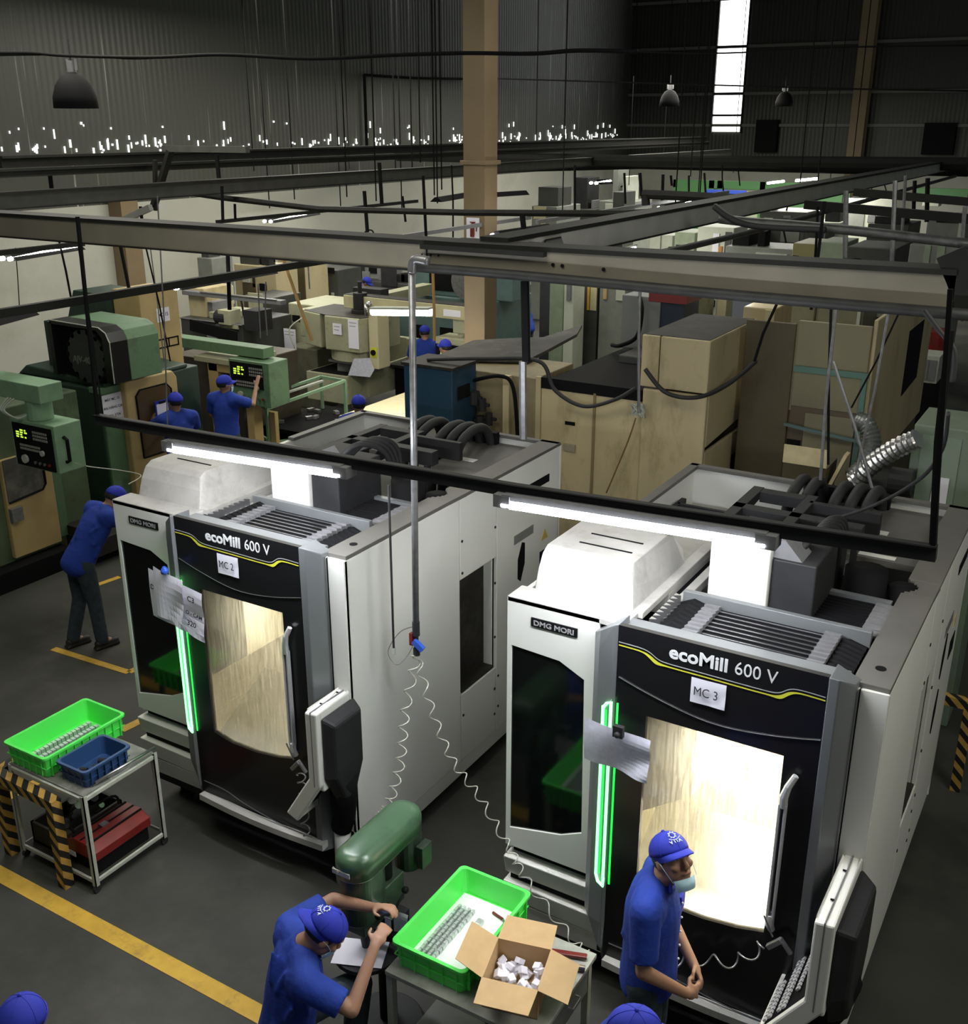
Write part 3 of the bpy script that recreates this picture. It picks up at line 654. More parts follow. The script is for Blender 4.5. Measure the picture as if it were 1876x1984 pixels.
# ================================================================ PEOPLE
def person(label, loc, yaw, J, look=0.0, nod=0.0, vox=.012, cap=1, mask=0, trousers=JEANS, hands=True, tilt=0.0, capback=False, logo=False, scale=1.12, short=True, face=False):
    """J: joints in local metres (x right, y forward, z up); loc = point on the ground under the pelvis"""
    t = thing('person', label, 'person', loc, yaw)
    t.scale = (scale,)*3
    V = {k: Vector(v) for k, v in J.items()}
    sp = V['neck']-V['pelvis']; hd = V['head']
    # head frame
    Rz = Matrix.Rotation(look, 3, 'Z'); Rx = Matrix.Rotation(nod, 3, 'X'); Ry = Matrix.Rotation(tilt, 3, 'Y'); H = Rz @ Ry @ Rx
    def h(p): return hd + H @ Vector(p)
    b = MB()
    nr = 14
    b.ell(hd+H@Vector((0,-.008,.015)), (.076,.096,.100), H, 20, 12)
    b.ell(h((0,.018,-.05)), (.058,.066,.070), H, 16, 10)
    b.ell(h((0,.045,-.092)), (.030,.030,.024), H, 12, 8)
    b.cap(h((0,.088,.012)), h((0,.108,-.030)), .009, .014, 8); b.ell(h((0,.104,-.036)), (.018,.012,.010), H, 10, 6)
    b.ell(h((0,.082,.028)), (.050,.018,.012), H, 12, 6)
    b.ell(h((0,.088,-.062)), (.024,.012,.010), H, 10, 6)
    for s in (-1, 1):
        b.ell(h((s*.077,-.004,-.008)), (.010,.018,.030), H, 10, 8)
        b.ell(h((s*.040,.068,-.025)), (.022,.020,.020), H, 10, 6)
    b.cap(V['neck'], h((0,-.015,-.06)), .058, .054, 14)
    # torso inside the clothes
    M3 = torso_frame(V)
    for f, (rx, ry) in ((0,(.145,.105)),(.25,(.135,.10)),(.5,(.14,.105)),(.75,(.155,.11)),(.93,(.10,.08))):
        b.ell(V['pelvis'].lerp(V['neck'], f), (rx, ry, .13 if f < .9 else .06), M3, 14, 8)
    for s in 'lr':
        b.cap(V['sh_'+s], V['el_'+s], .047, .038, 12); b.cap(V['el_'+s], V['wr_'+s], .038, .026, 12)
        b.cap(V['neck'].lerp(V['sh_'+s], .35)-Vector((0,0,.02)), V['sh_'+s], .045, .045)
        hd_ = (V['ha_'+s]-V['wr_'+s]) if 'ha_'+s in V else (V['wr_'+s]-V['el_'+s])
        hand(b, V['wr_'+s], hd_.normalized(), V.get('pn_'+s, Vector((0,0,-1))), 1 if s == 'r' else -1, V.get('cu_'+s, Vector((.5,0,0))).x)
        b.cap(V['hip_'+s], V['kn_'+s], .075, .052, 12); b.cap(V['kn_'+s], V['an_'+s], .05, .036, 12)
        b.cap(V['an_'+s], V['an_'+s]+Vector((0,.10,-.045)), .036, .028)
    b.build('body', SKIN, t, remesh=vox)
    # shirt
    s_ = MB()
    key = ((-.20,.180,.140),(-.03,.180,.140),(.12,.172,.134),(.3,.168,.132),(.5,.175,.136),(.7,.188,.132),(.85,.172,.112))
    for i_ in range(21):
        f = -.20+1.05*i_/20
        for (f0,a0,b0),(f1,a1,b1) in zip(key, key[1:]):
            if f0 <= f <= f1+1e-6: k_ = (f-f0)/(f1-f0); rx = a0+(a1-a0)*k_; ry = b0+(b1-b0)*k_; break
        s_.ell(V['pelvis'].lerp(V['neck'], f), (rx, ry, .10), M3, 20, 8)
    fo = random.Random(int(abs(loc[0])*100))
    for i_ in range(9):          # loose folds of the cloth
        f = fo.uniform(.0,.7); a_ = fo.uniform(-2.6,2.6); p_ = V['pelvis'].lerp(V['neck'], f)+M3@Vector((.165*math.sin(a_), -.125*math.cos(a_), 0))
        s_.cap(p_, p_+M3@Vector((fo.uniform(-.05,.05), fo.uniform(-.02,.02), fo.uniform(.06,.14))), .022, .012, 8)
    s_.cyl(V['neck'].lerp(V['pelvis'], .06), V['neck']+ (h((0,-.02,-.07))-V['neck'])*.50, .088, .074, 14)
    for s in 'lr':
        e = V['sh_'+s].lerp(V['el_'+s], .80 if short else 1.0)
        s_.cap(V['neck'].lerp(V['sh_'+s], .35), V['sh_'+s], .075, .074)
        s_.cyl(V['sh_'+s], e, .076, .068, 16)
        if not short: s_.cap(e, V['el_'+s].lerp(V['wr_'+s], .9), .058, .045)
        s_.ell(V['sh_'+s].lerp(V['pelvis'].lerp(V['neck'],.7), .25), (.10,.09,.10))
    sh = s_.build('shirt', BLUE, t, remesh=max(vox, .010))
    if face:
        c_ = MB()
        for s in (-1, 1):
            c_.obox(V['neck']+M3@Vector((s*.045,.075,.015)), (.075,.012,.05), M3@Matrix.Rotation(s*.5,3,'Z')@Matrix.Rotation(s*-.5,3,'Y'))
        c_.build('collar', BLUECAP, sh, bevel=.004)
        bt = MB()
        for k in range(5): bt.ell(V['pelvis'].lerp(V['neck'],.12+.17*k)+M3@Vector((0,.138,0)), .006)
        bt.build('buttons', PAPER, sh)
        MB().obox(V['pelvis'].lerp(V['neck'],.68)+M3@Vector((-.085,.118,0)), (.10,.02,.11), M3).build('pocket', BLUECAP, sh, bevel=.004)
    # trousers
    q = MB()
    q.ell(V['pelvis']+Vector((0,0,-.03)), (.162,.120,.13), M3, 16, 8)
    for s in 'lr':
        q.cap(V['hip_'+s], V['kn_'+s], .098, .072, 14); q.cap(V['kn_'+s], V['an_'+s]+(V['an_'+s]-V['kn_'+s])*.0, .070, .062, 14)
    q.build('trousers', trousers, t, remesh=max(vox, .011))
    for s in 'lr':
        a = V['an_'+s]; x = MB()
        x.cap(a+Vector((0,-.04,-.035)), a+Vector((0,.13,-.05)), .042, .036); x.box(a+Vector((-.045,-.085,-.088)), a+Vector((.045,.165,-.068)))
        x.build('shoe', SHOE, t, remesh=.012)
    # hair
    x = MB(); x.ell(h((0,-.018,.022)), (.082,.098,.100), H, 16, 8, -.45); x.build('hair', HAIR, t, smooth=True)
    if cap:
        k = -1 if capback else 1
        Hc = H @ (Matrix.Rotation(PI, 3, 'Z') if capback else Matrix.Identity(3))
        Hc = Hc @ Matrix.Rotation(math.radians(3), 3, 'X')
        cp = MB(); c0 = h((0,-.012*1,.035)); cp.ell(c0, (.088,.105,.092), Hc, 22, 10, -.05)
        cp.ell(c0+Hc@Vector((0,0,.092)), .009, None, 8, 5)
        co_ = cp.build('cap', BLUECAP, t, smooth=True)
        br = MB(); n = 14; top = []; 
        for j in range(5):
            for i in range(n+1):
                a = PI*i/n; rr = .088 + (.068)*math.sin(a)*j/4
                x_ = math.cos(a)*.086; y_ = math.sin(a)*(.095+.072*j/4) 
                x_ *= 1-.08*(j/4); z_ = -.002 - .020*(j/4)*1.0 - .22*(x_*x_)/.1*(.3+.7*j/4) + .006
                top.append(c0 + Hc@Vector((x_, y_, z_)))
        m_ = len(top); f = [(j*(n+1)+i, j*(n+1)+i+1, (j+1)*(n+1)+i+1, (j+1)*(n+1)+i) for j in range(4) for i in range(n)]
        br.add(top, f); br.add([p+Hc@Vector((0,0,-.004)) for p in top], [tuple(q_[::-1]) for q_ in f])
        br.build('cap_brim', BLUECAP, co_, smooth=True)
        sm = MB()
        for kk in range(6):
            a = PI/6+PI/3*kk; sm.tube([c0+Hc@Vector((.0885*math.cos(a)*math.cos(u), .1055*math.sin(a)*math.cos(u), .0925*math.sin(u))) for u in [PI/2*v/7 for v in range(8)]], .0012, 4)
        sm.build('cap_seams', BLUECAP, co_)
        if logo:
            WL = mat('logo_white', (.55,.60,.75), .6)
            e = math.radians(38); fn = Hc@Vector((0, math.cos(e), math.sin(e))).normalized(); rt_ = Hc@Vector((-1,0,0)); up_ = rt_.cross(fn)*-1
            up_ = fn.cross(rt_)
            if up_.z < 0: up_ = -up_
            M = Matrix((rt_, up_, rt_.cross(up_))).transposed()
            if (M @ Vector((0,0,1))).dot(fn) < 0:
                M = Matrix((-rt_, up_, (-rt_).cross(up_))).transposed()
            p0 = c0 + Hc@Vector((0,.1055*math.cos(e)+.004,.0925*math.sin(e)+.003))
            for i, ch_ in enumerate('VITA'):
                xx = (-.034,-.013,-.004,.013)[i]; o = text(ch_, .024, WL, co_, p0+M@Vector((xx,-.022,-.0025-abs(i-1.4)**2*.002)), bold=.0006, name='cap_letter', ext=.001, align='LEFT'); o.rotation_euler = M.to_euler()
            ring = MB(); cc = p0+M@Vector((0,.022,-.006)); n = 16
            ring.tube([cc+M@Vector((.014*math.cos(2*PI*k_/n), .014*math.sin(2*PI*k_/n), 0)) for k_ in range(n+1)], .0022, 6)
            for k_ in range(8):
                a = 2*PI*k_/8; ring.obox(cc+M@Vector((.0175*math.cos(a), .0175*math.sin(a), 0)), (.005,.005,.003), M@Matrix.Rotation(a,3,'Z'))
            ring.tube([p0+M@Vector((-.03+.06*u/8, .004-.012*math.sin(PI*u/8), -.002)) for u in range(9)], .0018, 5)
            ring.build('cap_gear_mark', WL, co_)
    if face:
        ey = MB(); pu = MB()
        for s in (-1, 1):
            ey.ell(h((s*.031,.0835,.012)), (.014,.007,.0065), H, 12, 6); pu.ell(h((s*.031,.0885,.012)), (.0058,.004,.0058), H, 10, 6)
        eo = ey.build('eyes', mat('eye_white', (.6,.56,.5), .3), t, smooth=True); pu.build('pupils', HAIR, eo, smooth=True)
        bw = MB()
        for s in (-1, 1): bw.tube([h((s*.014,.0975,.029)), h((s*.032,.096,.034)), h((s*.050,.084,.028))], [.003,.004,.002], 6)
        bw.build('eyebrows', HAIR, t, smooth=True)
        MB().ell(h((0,.094,-.060)), (.022,.008,.006), H, 12, 6).build('mouth', mat('lips', (.30,.11,.09), .5), t, smooth=True)
    if mask:
        dz = -.058 if mask == 2 else 0
        mk = MB(); n = 10; pts = []
        for j in range(7):
            for i in range(n+1):
                a = -1.15+2.3*i/n; v = j/6
                bulge = .012*math.sin(PI*v)
                pts.append(h((math.sin(a)*(.064-.012*v), .030+(.072-(.012 if mask == 2 else 0))*math.cos(a)*(1-.18*v)+bulge*math.cos(a), -.024-(.055 if mask == 2 else .080)*v+dz)))
        f = [(j*(n+1)+i, j*(n+1)+i+1, (j+1)*(n+1)+i+1, (j+1)*(n+1)+i) for j in range(6) for i in range(n)]
        mk.add(pts, f); mk.add([p+H@Vector((0,-.002,0)) for p in pts], [q_[::-1] for q_ in f])
        for s in (-1, 1): mk.tube([h((s*.066,.062,-.03+dz)), h((s*.082,.02,.0)), h((s*.083,-.018,.01))], .0012, 4)
        mk.build('face_mask', MASKM, t, smooth=True)
    return t

def torso_frame(V):
    u = (V['neck']-V['pelvis']).normalized(); r = (V['sh_r']-V['sh_l']); r = (r-u*r.dot(u)).normalized(); f = u.cross(r)
    return Matrix((r, f, u)).transposed()

def hand(b, w_, d, pn, side, curl):
    """palm + four fingers + thumb; pn = palm normal, curl 0..1"""
    d = d.normalized(); pn = (pn - d*pn.dot(d)).normalized(); a = d.cross(pn).normalized()*side
    pc = w_ + d*.045
    M = Matrix((a, d, pn)).transposed()
    b.ell(pc, (.038,.050,.015), M, 14, 8)
    b.cap(w_, w_+d*.03, .025, .024, 10)
    for i, L in enumerate((.072,.080,.075,.058)):
        off = (-.029+.0195*i)*-1
        p = pc + d*.038 + a*off
        an = 0; r = .0090
        for k, (sg, cc) in enumerate(((.45,.45),(.32,.6),(.23,.45))):
            an += curl*cc*1.9
            q = p + (d*math.cos(an) + pn*math.sin(an))*L*sg
            b.cap(p, q, r, r*.92, 8); p = q; r *= .92
    p = w_ + d*.022 + a*.026; q = p + (d*.55+a*.75+pn*.35*(.4+curl)).normalized()*.038
    b.cap(p, q, .012, .0105, 8); b.cap(q, q+(d*.85+a*.25*(1-curl)+pn*.6*curl).normalized()*.032, .0105, .009, 8)

def pose(kind='stand', **over):
    J = dict(pelvis=(0,0,.93), neck=(0,.02,1.42), head=(0,.045,1.555),
             sh_l=(-.185,.0,1.37), sh_r=(.185,.0,1.37), el_l=(-.24,-.03,1.10), el_r=(.24,-.03,1.10),
             wr_l=(-.22,.10,.87), wr_r=(.22,.10,.87), hip_l=(-.09,0,.88), hip_r=(.09,0,.88),
             kn_l=(-.10,.02,.49), kn_r=(.10,.02,.49), an_l=(-.11,-.02,.09), an_r=(.11,-.02,.09))
    J.update(over); return J
V3 = Vector
# worker standing in front of machine MC 3, hands joined
pman = V3((-1.575, 4.36, 0))
person('standing worker in blue, mask on his chin, hands joined before machine MC 3', pman, math.radians(-80),
       pose(neck=(0,.00,1.41), head=(.0,.075,1.545),
            el_l=(-.25,.0,1.09), el_r=(.25,.02,1.09), wr_l=(-.085,.20,.90), wr_r=(.095,.20,.885), ha_l=(-.02,.265,.85), ha_r=(.0,.26,.84),
            pn_l=(.3,-.8,-.3), pn_r=(-.3,-.8,-.3), cu_l=(.8,0,0), cu_r=(.8,0,0)),
       look=math.radians(-42), nod=math.radians(33), vox=.007, mask=2, logo=True, face=True)
# worker seated at the drill press
ps = V3((-3.24, 3.28, 0))
person('seated worker in blue with backward cap, bent over papers at the green drill press', ps, math.radians(-38),
       pose(pelvis=(0,.0,.56), neck=(0,.10,1.04), head=(.05,.21,1.13), sh_l=(-.19,.08,1.00), sh_r=(.19,.08,.99),
            el_l=(-.26,.32,1.04), el_r=(.33,.26,.90), wr_l=(-.06,.48,1.10), wr_r=(.17,.42,1.08), ha_l=(.0,.54,1.14), ha_r=(.10,.50,1.12),
            pn_l=(.5,.2,-.5), pn_r=(-.5,.2,-.5), cu_l=(.55,0,0), cu_r=(.55,0,0),
            hip_l=(-.10,.04,.54), hip_r=(.10,.04,.54), kn_l=(-.20,.42,.52), kn_r=(.20,.42,.52), an_l=(-.18,.36,.09), an_r=(.18,.36,.09)),
       look=math.radians(-12), nod=math.radians(-42), vox=.008, mask=1, capback=True, logo=True)
st = thing('stool', 'round dark stool under the seated worker at the drill press', 'stool', ps+V3((0.0,.0,0)))
MB().cyl((0,0,.42),(0,0,.465),.16,n=24).build('seat', BLACKM, st, bevel=.01)
for k in range(4):
    a = PI/4+PI/2*k; MB().cyl((.09*math.cos(a),.09*math.sin(a),.42),(.16*math.cos(a),.16*math.sin(a),0),.012).build('leg', DARKM, st)
# worker leaning forward beside machine MC 2
person('worker in blue shirt and dark jeans leaning forward beside machine MC 2', V3((-8.93,6.60,0)), math.radians(-14),
       pose(pelvis=(0,.02,.92), neck=(.0,.30,1.32), head=(.02,.42,1.40), sh_l=(-.18,.27,1.30), sh_r=(.18,.27,1.30),
            el_l=(-.22,.50,1.12), el_r=(.22,.52,1.12), wr_l=(-.10,.72,1.08), wr_r=(.12,.72,1.08),
            kn_l=(-.10,.0,.48), kn_r=(.10,.05,.48), an_l=(-.10,-.12,.09), an_r=(.13,.06,.09)), nod=math.radians(-35), vox=.012)
# workers at the left hand machines
REACH = dict(neck=(0,.04,1.42), el_l=(-.27,.22,1.28), wr_l=(-.20,.40,1.42), el_r=(.30,.20,1.28), wr_r=(.24,.40,1.48), ha_r=(.24,.46,1.58), cu_r=(.15,0,0), pn_r=(0,1,0), pn_l=(0,1,0))
person('worker in blue holding a clipboard at the tan machine door, arms raised', V3((-10.80,9.85,0)), math.radians(62),
       pose(neck=(0,.04,1.42), el_l=(-.26,.26,1.24), wr_l=(-.14,.46,1.40), el_r=(.27,.20,1.15), wr_r=(.12,.38,1.16)), look=.2, vox=.014)
person('masked worker in blue reaching up to the green control panel', V3((-11.0,10.95,0)), math.radians(10),
       pose(**{**REACH, 'wr_l':(-.2,.3,1.0), 'el_l':(-.25,.05,1.12)}), look=math.radians(-35), vox=.014, mask=1)
person('worker in blue standing at the worktable by the grey-green milling machine', V3((-10.75,15.8,0)), math.radians(35),
       pose(el_l=(-.25,.10,1.12), wr_l=(-.2,.33,1.02), el_r=(.24,.05,1.1), wr_r=(.15,.28,1.0)), look=.15, nod=-.1, vox=.016)
person('worker almost hidden behind the blue cabinet, only a blue cap showing', V3((-9.7,14.9,0)), math.radians(60), pose(), look=.3, vox=.02)
person('worker almost hidden behind the back of machine MC 2, blue cap showing', atz(695,803,1.62)*1.0-V3((0,0,1.62)), math.radians(30), pose(), look=.3, vox=.02)
person('worker in blue bending at the turquoise cabinet with wire mesh door', V3((-11.45,20.9,0)), math.radians(75),
       pose(neck=(0,.16,1.36), head=(0,.24,1.46), sh_l=(-.18,.14,1.32), sh_r=(.18,.14,1.32), el_l=(-.24,.25,1.08), wr_l=(-.15,.45,1.05), el_r=(.24,.22,1.08), wr_r=(.15,.45,1.05)), vox=.018, nod=-.3)
person('worker in blue bent over behind the long beige beam in the distance', V3((-16.15,20.9,0)), math.radians(-75),
       pose(neck=(0,.12,1.38), head=(0,.20,1.48)), nod=-.5, vox=.02)
person('worker at the lower left edge of the view, blue cap and shoulder', atz(15,1962,1.86)-V3((0,.0,1.86)), math.radians(0), pose(), look=.6, nod=-.3, vox=.014)
person('worker at the bottom edge in front of machine MC 3, blue cap only', V3((-1.24,3.19,0)), math.radians(-60), pose(), nod=-.1, vox=.014)

# ================================================================ FOREGROUND THINGS
class T:
    """a thing whose parts are written in world coordinates"""
    def __init__(s, name, label, cat, base, group=None): s.b = Vector(base); s.o = thing(name, label, cat, base, 0, group)
    def part(s, name, mb, m, parent=None, **k):
        mb.v = [v - s.b for v in mb.v]; return mb.build(name, m, parent or s.o, **k)
    def txt(s, st, size, m, loc, parent=None, **k): return text(st, size, m, parent or s.o, Vector(loc)-s.b, **k)
def single(name, label, cat, mb, m, base, group=None, **k):
    mb.v = [v-Vector(base) for v in mb.v]; o = mb.build(name, m, **k); o.location = base; return tag(o, label, cat, group)
def PX(px0, py0, px1, py1, y, d):
    """box whose front face (plane y) spans the given picture rectangle, d deep"""
    cx, cy = (px0+px1)/2, (py0+py1)/2
    return (aty(px0,cy,y).x, y, aty(cx,py1,y).z), (aty(px1,cy,y).x, y+d, aty(cx,py0,y).z)

def crate(name, label, x0, y0, x1, y1, z0, z1, m, ribs=6, group=None, flare=.018, w_=.010):
    t = T(name, label, 'crate', ((x0+x1)/2, (y0+y1)/2, z0), group)
    def ring(x0, y0, x1, y1, z, r=.035, n=4):
        pts = []
        for cx, cy, a0 in ((x1-r,y1-r,0),(x0+r,y1-r,PI/2),(x0+r,y0+r,PI),(x1-r,y0+r,1.5*PI)):
            for i in range(n+1): a = a0+PI/2*i/n; pts.append((cx+r*math.cos(a), cy+r*math.sin(a), z))
        return pts
    f = flare; mb = MB()
    secs = [ring(x0+f,y0+f,x1-f,y1-f,z0), ring(x0+f*.2,y0+f*.2,x1-f*.2,y1-f*.2,z1-.02), ring(x0-.012,y0-.012,x1+.012,y1+.012,z1-.02), ring(x0-.012,y0-.012,x1+.012,y1+.012,z1),
            ring(x0+w_,y0+w_,x1-w_,y1-w_,z1), ring(x0+f+w_,y0+f+w_,x1-f-w_,y1-f-w_,z0+.008)]
    n = len(secs[0]); b = 0
    for s_ in secs: mb.v += [Vector(p) for p in s_]
    for i in range(5):
        for k in range(n): mb.f.append((i*n+k, i*n+(k+1) % n, (i+1)*n+(k+1) % n, (i+1)*n+k))
    mb.f.append(tuple(range(n))[::-1]); mb.f.append(tuple(5*n+k for k in range(n)))
    t.part('crate_shell', mb, m, smooth=False, bevel=.003)
    rb = MB(); h = z1-z0
    ny = ribs; nx = max(3, int(ribs*(x1-x0)/(y1-y0)))
    for i in range(ny+1):
        y = y0+.05+(y1-y0-.10)*i/ny
        for x, sg in ((x0,-1),(x1,1)): rb.box((x-.004+sg*.002-(f if sg>0 else -f)*.5, y-.003, z0+.01),(x+.004+sg*.006-(f if sg>0 else -f)*.1, y+.003, z1-.02))
    for i in range(nx+1):
        x = x0+.05+(x1-x0-.10)*i/nx
        for y, sg in ((y0,-1),(y1,1)): rb.box((x-.003, y-.004+sg*.002-(f if sg>0 else -f)*.5, z0+.01),(x+.003, y+.004+sg*.006-(f if sg>0 else -f)*.1, z1-.02))
    for z in (z0+h*.45,):
        rb.box((x0+f*.2,y0-.003+f*.3,z-.003),(x1-f*.2,y0+.003+f*.3,z+.003)).box((x1-.003-f*.3,y0+f*.3,z-.003),(x1+.003-f*.3,y1-f*.3,z+.003)).box((x0-.003+f*.3,y0+f*.3,z-.003),(x0+.003+f*.3,y1-f*.3,z+.003))
    t.part('crate_ribs', rb, m)
    return t
def blocks(rows, x0, dx, y0, dy, n, z, size, label, group, skip=()):
    first = None
    for r in range(rows):
        for i in range(n):
            if (r, i) in skip: continue
            x, y = x0+dx*r+random.uniform(-.002,.002), y0+dy*i
            if first is None:
                first = thing('metal_block', label, 'machined block', (x,y,z), 0, group); sx, sy, sz = size
                MB().box((-sx/2,-sy/2,0),(sx/2,sy/2,sz*.45)).box((-sx*.18,-sy/2,sz*.45),(sx*.5,sy/2,sz)).build('block', ALU, first, bevel=.002)
                o = first
            else: o = copy_tree(first, (x,y,z), random.uniform(-.05,.05))
            o['label'] = label; o['group'] = group

# --- tool cart on the left
CZ = .83
c = T('tool_cart', 'pale angle-iron tool cart on the left carrying the crates', 'cart', (-6.1,4.27,0))
fr = MB(); X0,X1,Y0,Y1 = -6.50,-5.70,3.97,4.62
for z in (CZ-.03,.10):
    fr.bar((X0,Y0,z),(X1,Y0,z),.035,.03).bar((X0,Y1,z),(X1,Y1,z),.035,.03).bar((X0,Y0,z),(X0,Y1,z),.035,.03).bar((X1,Y0,z),(X1,Y1,z),.035,.03)
c.part('cart_frame', fr, FRAMEG, bevel=.003)
for x in (X0,X1):
    for y in (Y0,Y1):
        c.part('leg', MB().box((x-.018,y-.018,.06),(x+.018,y-.010,CZ)).box((x-.018 if x < -6 else x+.010,y-.018,.06),(x-.010 if x < -6 else x+.018,y+.018,CZ)), FRAMEG)
        c.part('castor', MB().cyl((x-.012,y,.03),(x+.012,y,.03),.03), RUBBER, smooth=False)
c.part('top_sheet', MB().box((X0,Y0,CZ-.015),(X1,Y1,CZ)), mat('cart_sheet', (.20,.20,.18), .5, dirt=(.5,.5,.46), var=.3), bevel=.002)
c.part('bottom_sheet', MB().box((X0,Y0,.11),(X1,Y1,.12)), GRIME)
c.part('cart_handle', MB().tube([(X1-.02,4.10,CZ+.03),(X1+.02,4.62,CZ+.05)],.012,8), STEEL, smooth=True)
crate('plastic_crate', 'lime green plastic crate of metal blocks on the left tool cart', -6.53, 3.97, -6.08, 4.70, CZ+.002, CZ+.18, LIME, 9)
crate('plastic_crate', 'small dark blue plastic bin beside the green crate on the left cart', -6.03, 4.03, -5.73, 4.44, CZ+.002, CZ+.15, BINBLUE, 5)
blocks(3, -6.40, .085, 4.06, .036, 16, CZ+.012, (.055,.030,.045), 'small machined metal block lying in rows in the green crate on the left cart', 'metal blocks in the left green crate')
for i, (x, y, r_) in enumerate(((-5.92,4.15,.02),(-5.86,4.22,.025),(-5.82,4.15,.018),(-5.9,4.3,.022),(-5.83,4.32,.02))):
    single('dark_part', 'small dark machined part lying in the blue bin', 'metal part', MB().cyl((x-.02,y,CZ+.035),(x+.03,y+.02,CZ+.035),r_,n=12), DARKM, (x,y,CZ+.012), 'dark parts in the blue bin')
# red toolbox on the lower shelf
tb = T('toolbox', 'red metal cantilever toolbox on the lower shelf of the left cart', 'toolbox', (-5.84,4.27,.12))
tb.part('box_body', MB().box((-6.02,4.02,.12),(-5.72,4.50,.28)), BLACKM, bevel=.005)
tb.part('lid', MB().prism([(-6.035,.24),(-5.705,.24),(-5.705,.31),(-5.80,.36),(-5.94,.36),(-6.035,.31)],1,4.00,4.52), RED, bevel=.006)
gr = MB()
for x in (-5.955,-5.87,-5.785): gr.box((x-.006,4.01,.355),(x+.006,4.51,.366))
tb.part('lid_ridge', gr, BLACKM)
tb.part('handle', MB().tube(bez([(-5.98,4.05,.36),(-6.02,4.08,.43),(-6.02,4.44,.43),(-5.98,4.47,.36)],5),.010,8), BLACKM, smooth=True)
tb.part('latch', MB().box((-5.90,4.20,.362),(-5.85,4.26,.372)), STEEL)
tb.part('sticker', MB().box((-6.0,3.996,.2),(-5.93,4.0,.24)), PAPER)
# greasy parts box
gp = T('parts_box', 'grimy open metal box of oily parts on the lower shelf of the left cart', 'parts box', (-6.27,4.27,.12))
gp.part('box_body', MB().box((-6.46,4.02,.12),(-6.08,4.04,.30)).box((-6.46,4.55,.12),(-6.08,4.57,.30)).box((-6.46,4.02,.12),(-6.44,4.57,.30)).box((-6.10,4.02,.12),(-6.08,4.57,.30)).box((-6.46,4.02,.12),(-6.08,4.57,.14)), GRIME)
for i in range(14):
    x, y = random.uniform(-6.40,-6.14), random.uniform(4.09,4.50)
    single('oily_part', 'oily metal part piled in the grimy box on the left cart', 'metal part', MB().cyl((x-.04,y,.26),(x+.03,y+random.uniform(-.04,.04),.33),random.uniform(.02,.035),n=10), DARKM if i % 3 else STEEL, (x,y,.22), 'oily parts in the grimy box')
# --- yellow and black barrier frame
def stripe_mat():
    m = mat('hazard_stripes', (.6,.36,.06), .6); nt = m.node_tree; b = nt.nodes['Principled BSDF']; tc = nt.nodes.new('ShaderNodeTexCoord')
    sp = nt.nodes.new('ShaderNodeSeparateXYZ'); nt.links.new(tc.outputs['Object'], sp.inputs[0])
    a = nt.nodes.new('ShaderNodeMath'); a.operation = 'ADD'; nt.links.new(sp.outputs[0], a.inputs[0]); nt.links.new(sp.outputs[2], a.inputs[1])
    a1 = nt.nodes.new('ShaderNodeMath'); a1.operation = 'ADD'; nt.links.new(a.outputs[0], a1.inputs[0]); nt.links.new(sp.outputs[1], a1.inputs[1])
    a2 = nt.nodes.new('ShaderNodeMath'); a2.operation = 'MULTIPLY'; a2.inputs[1].default_value = 8.0; nt.links.new(a1.outputs[0], a2.inputs[0])
    fr = nt.nodes.new('ShaderNodeMath'); fr.operation = 'FRACT'; nt.links.new(a2.outputs[0], fr.inputs[0])
    g = nt.nodes.new('ShaderNodeMath'); g.operation = 'GREATER_THAN'; g.inputs[1].default_value = .5; nt.links.new(fr.outputs[0], g.inputs[0])
    mx = nt.nodes.new('ShaderNodeMixRGB'); mx.inputs[1].default_value = (.012,.012,.012,1)
    n = nt.nodes.new('ShaderNodeTexNoise'); n.inputs['Scale'].default_value = 14; r = nt.nodes.new('ShaderNodeValToRGB')
    r.color_ramp.elements[0].color = (.30,.17,.04,1); r.color_ramp.elements[1].color = (.68,.42,.09,1); nt.links.new(tc.outputs['Object'], n.inputs[0]); nt.links.new(n.outputs[0], r.inputs[0]); nt.links.new(r.outputs[0], mx.inputs[2])
    nt.links.new(g.outputs[0], mx.inputs[0]); nt.links.new(mx.outputs[0], b.inputs['Base Color']); return m
HAZ = stripe_mat()
bf = T('barrier_frame', 'yellow and black striped barrier frame standing before the left cart', 'barrier', (-6.3,3.92,0))
bf.part('post', MB().box((-5.995,3.86,0),(-5.915,3.94,.76)), HAZ)
bf.part('post', MB().box((-6.67,3.90,0),(-6.59,3.98,.76)), HAZ)
bf.part('cross_bar', MB().bar((-6.67,3.93,.72),(-5.92,3.90,.72),.08,.08), HAZ)
bf.part('side_bar', MB().bar((-6.63,3.98,.72),(-6.70,4.45,.72),.07,.07), HAZ)
b2 = aty(1862,1410,8.6)
bf2 = T('barrier_frame', 'yellow and black striped barrier by the right edge behind machine MC 3', 'barrier', (b2.x,8.6,0))
bf2.part('post', MB().box((b2.x,8.55,0),(b2.x+.08,8.63,.78)), HAZ); bf2.part('post', MB().box((b2.x+.75,8.55,0),(b2.x+.83,8.63,.78)), HAZ)
bf2.part('cross_bar', MB().box((b2.x-.25,8.55,.78),(b2.x+.9,8.63,.86)), HAZ)

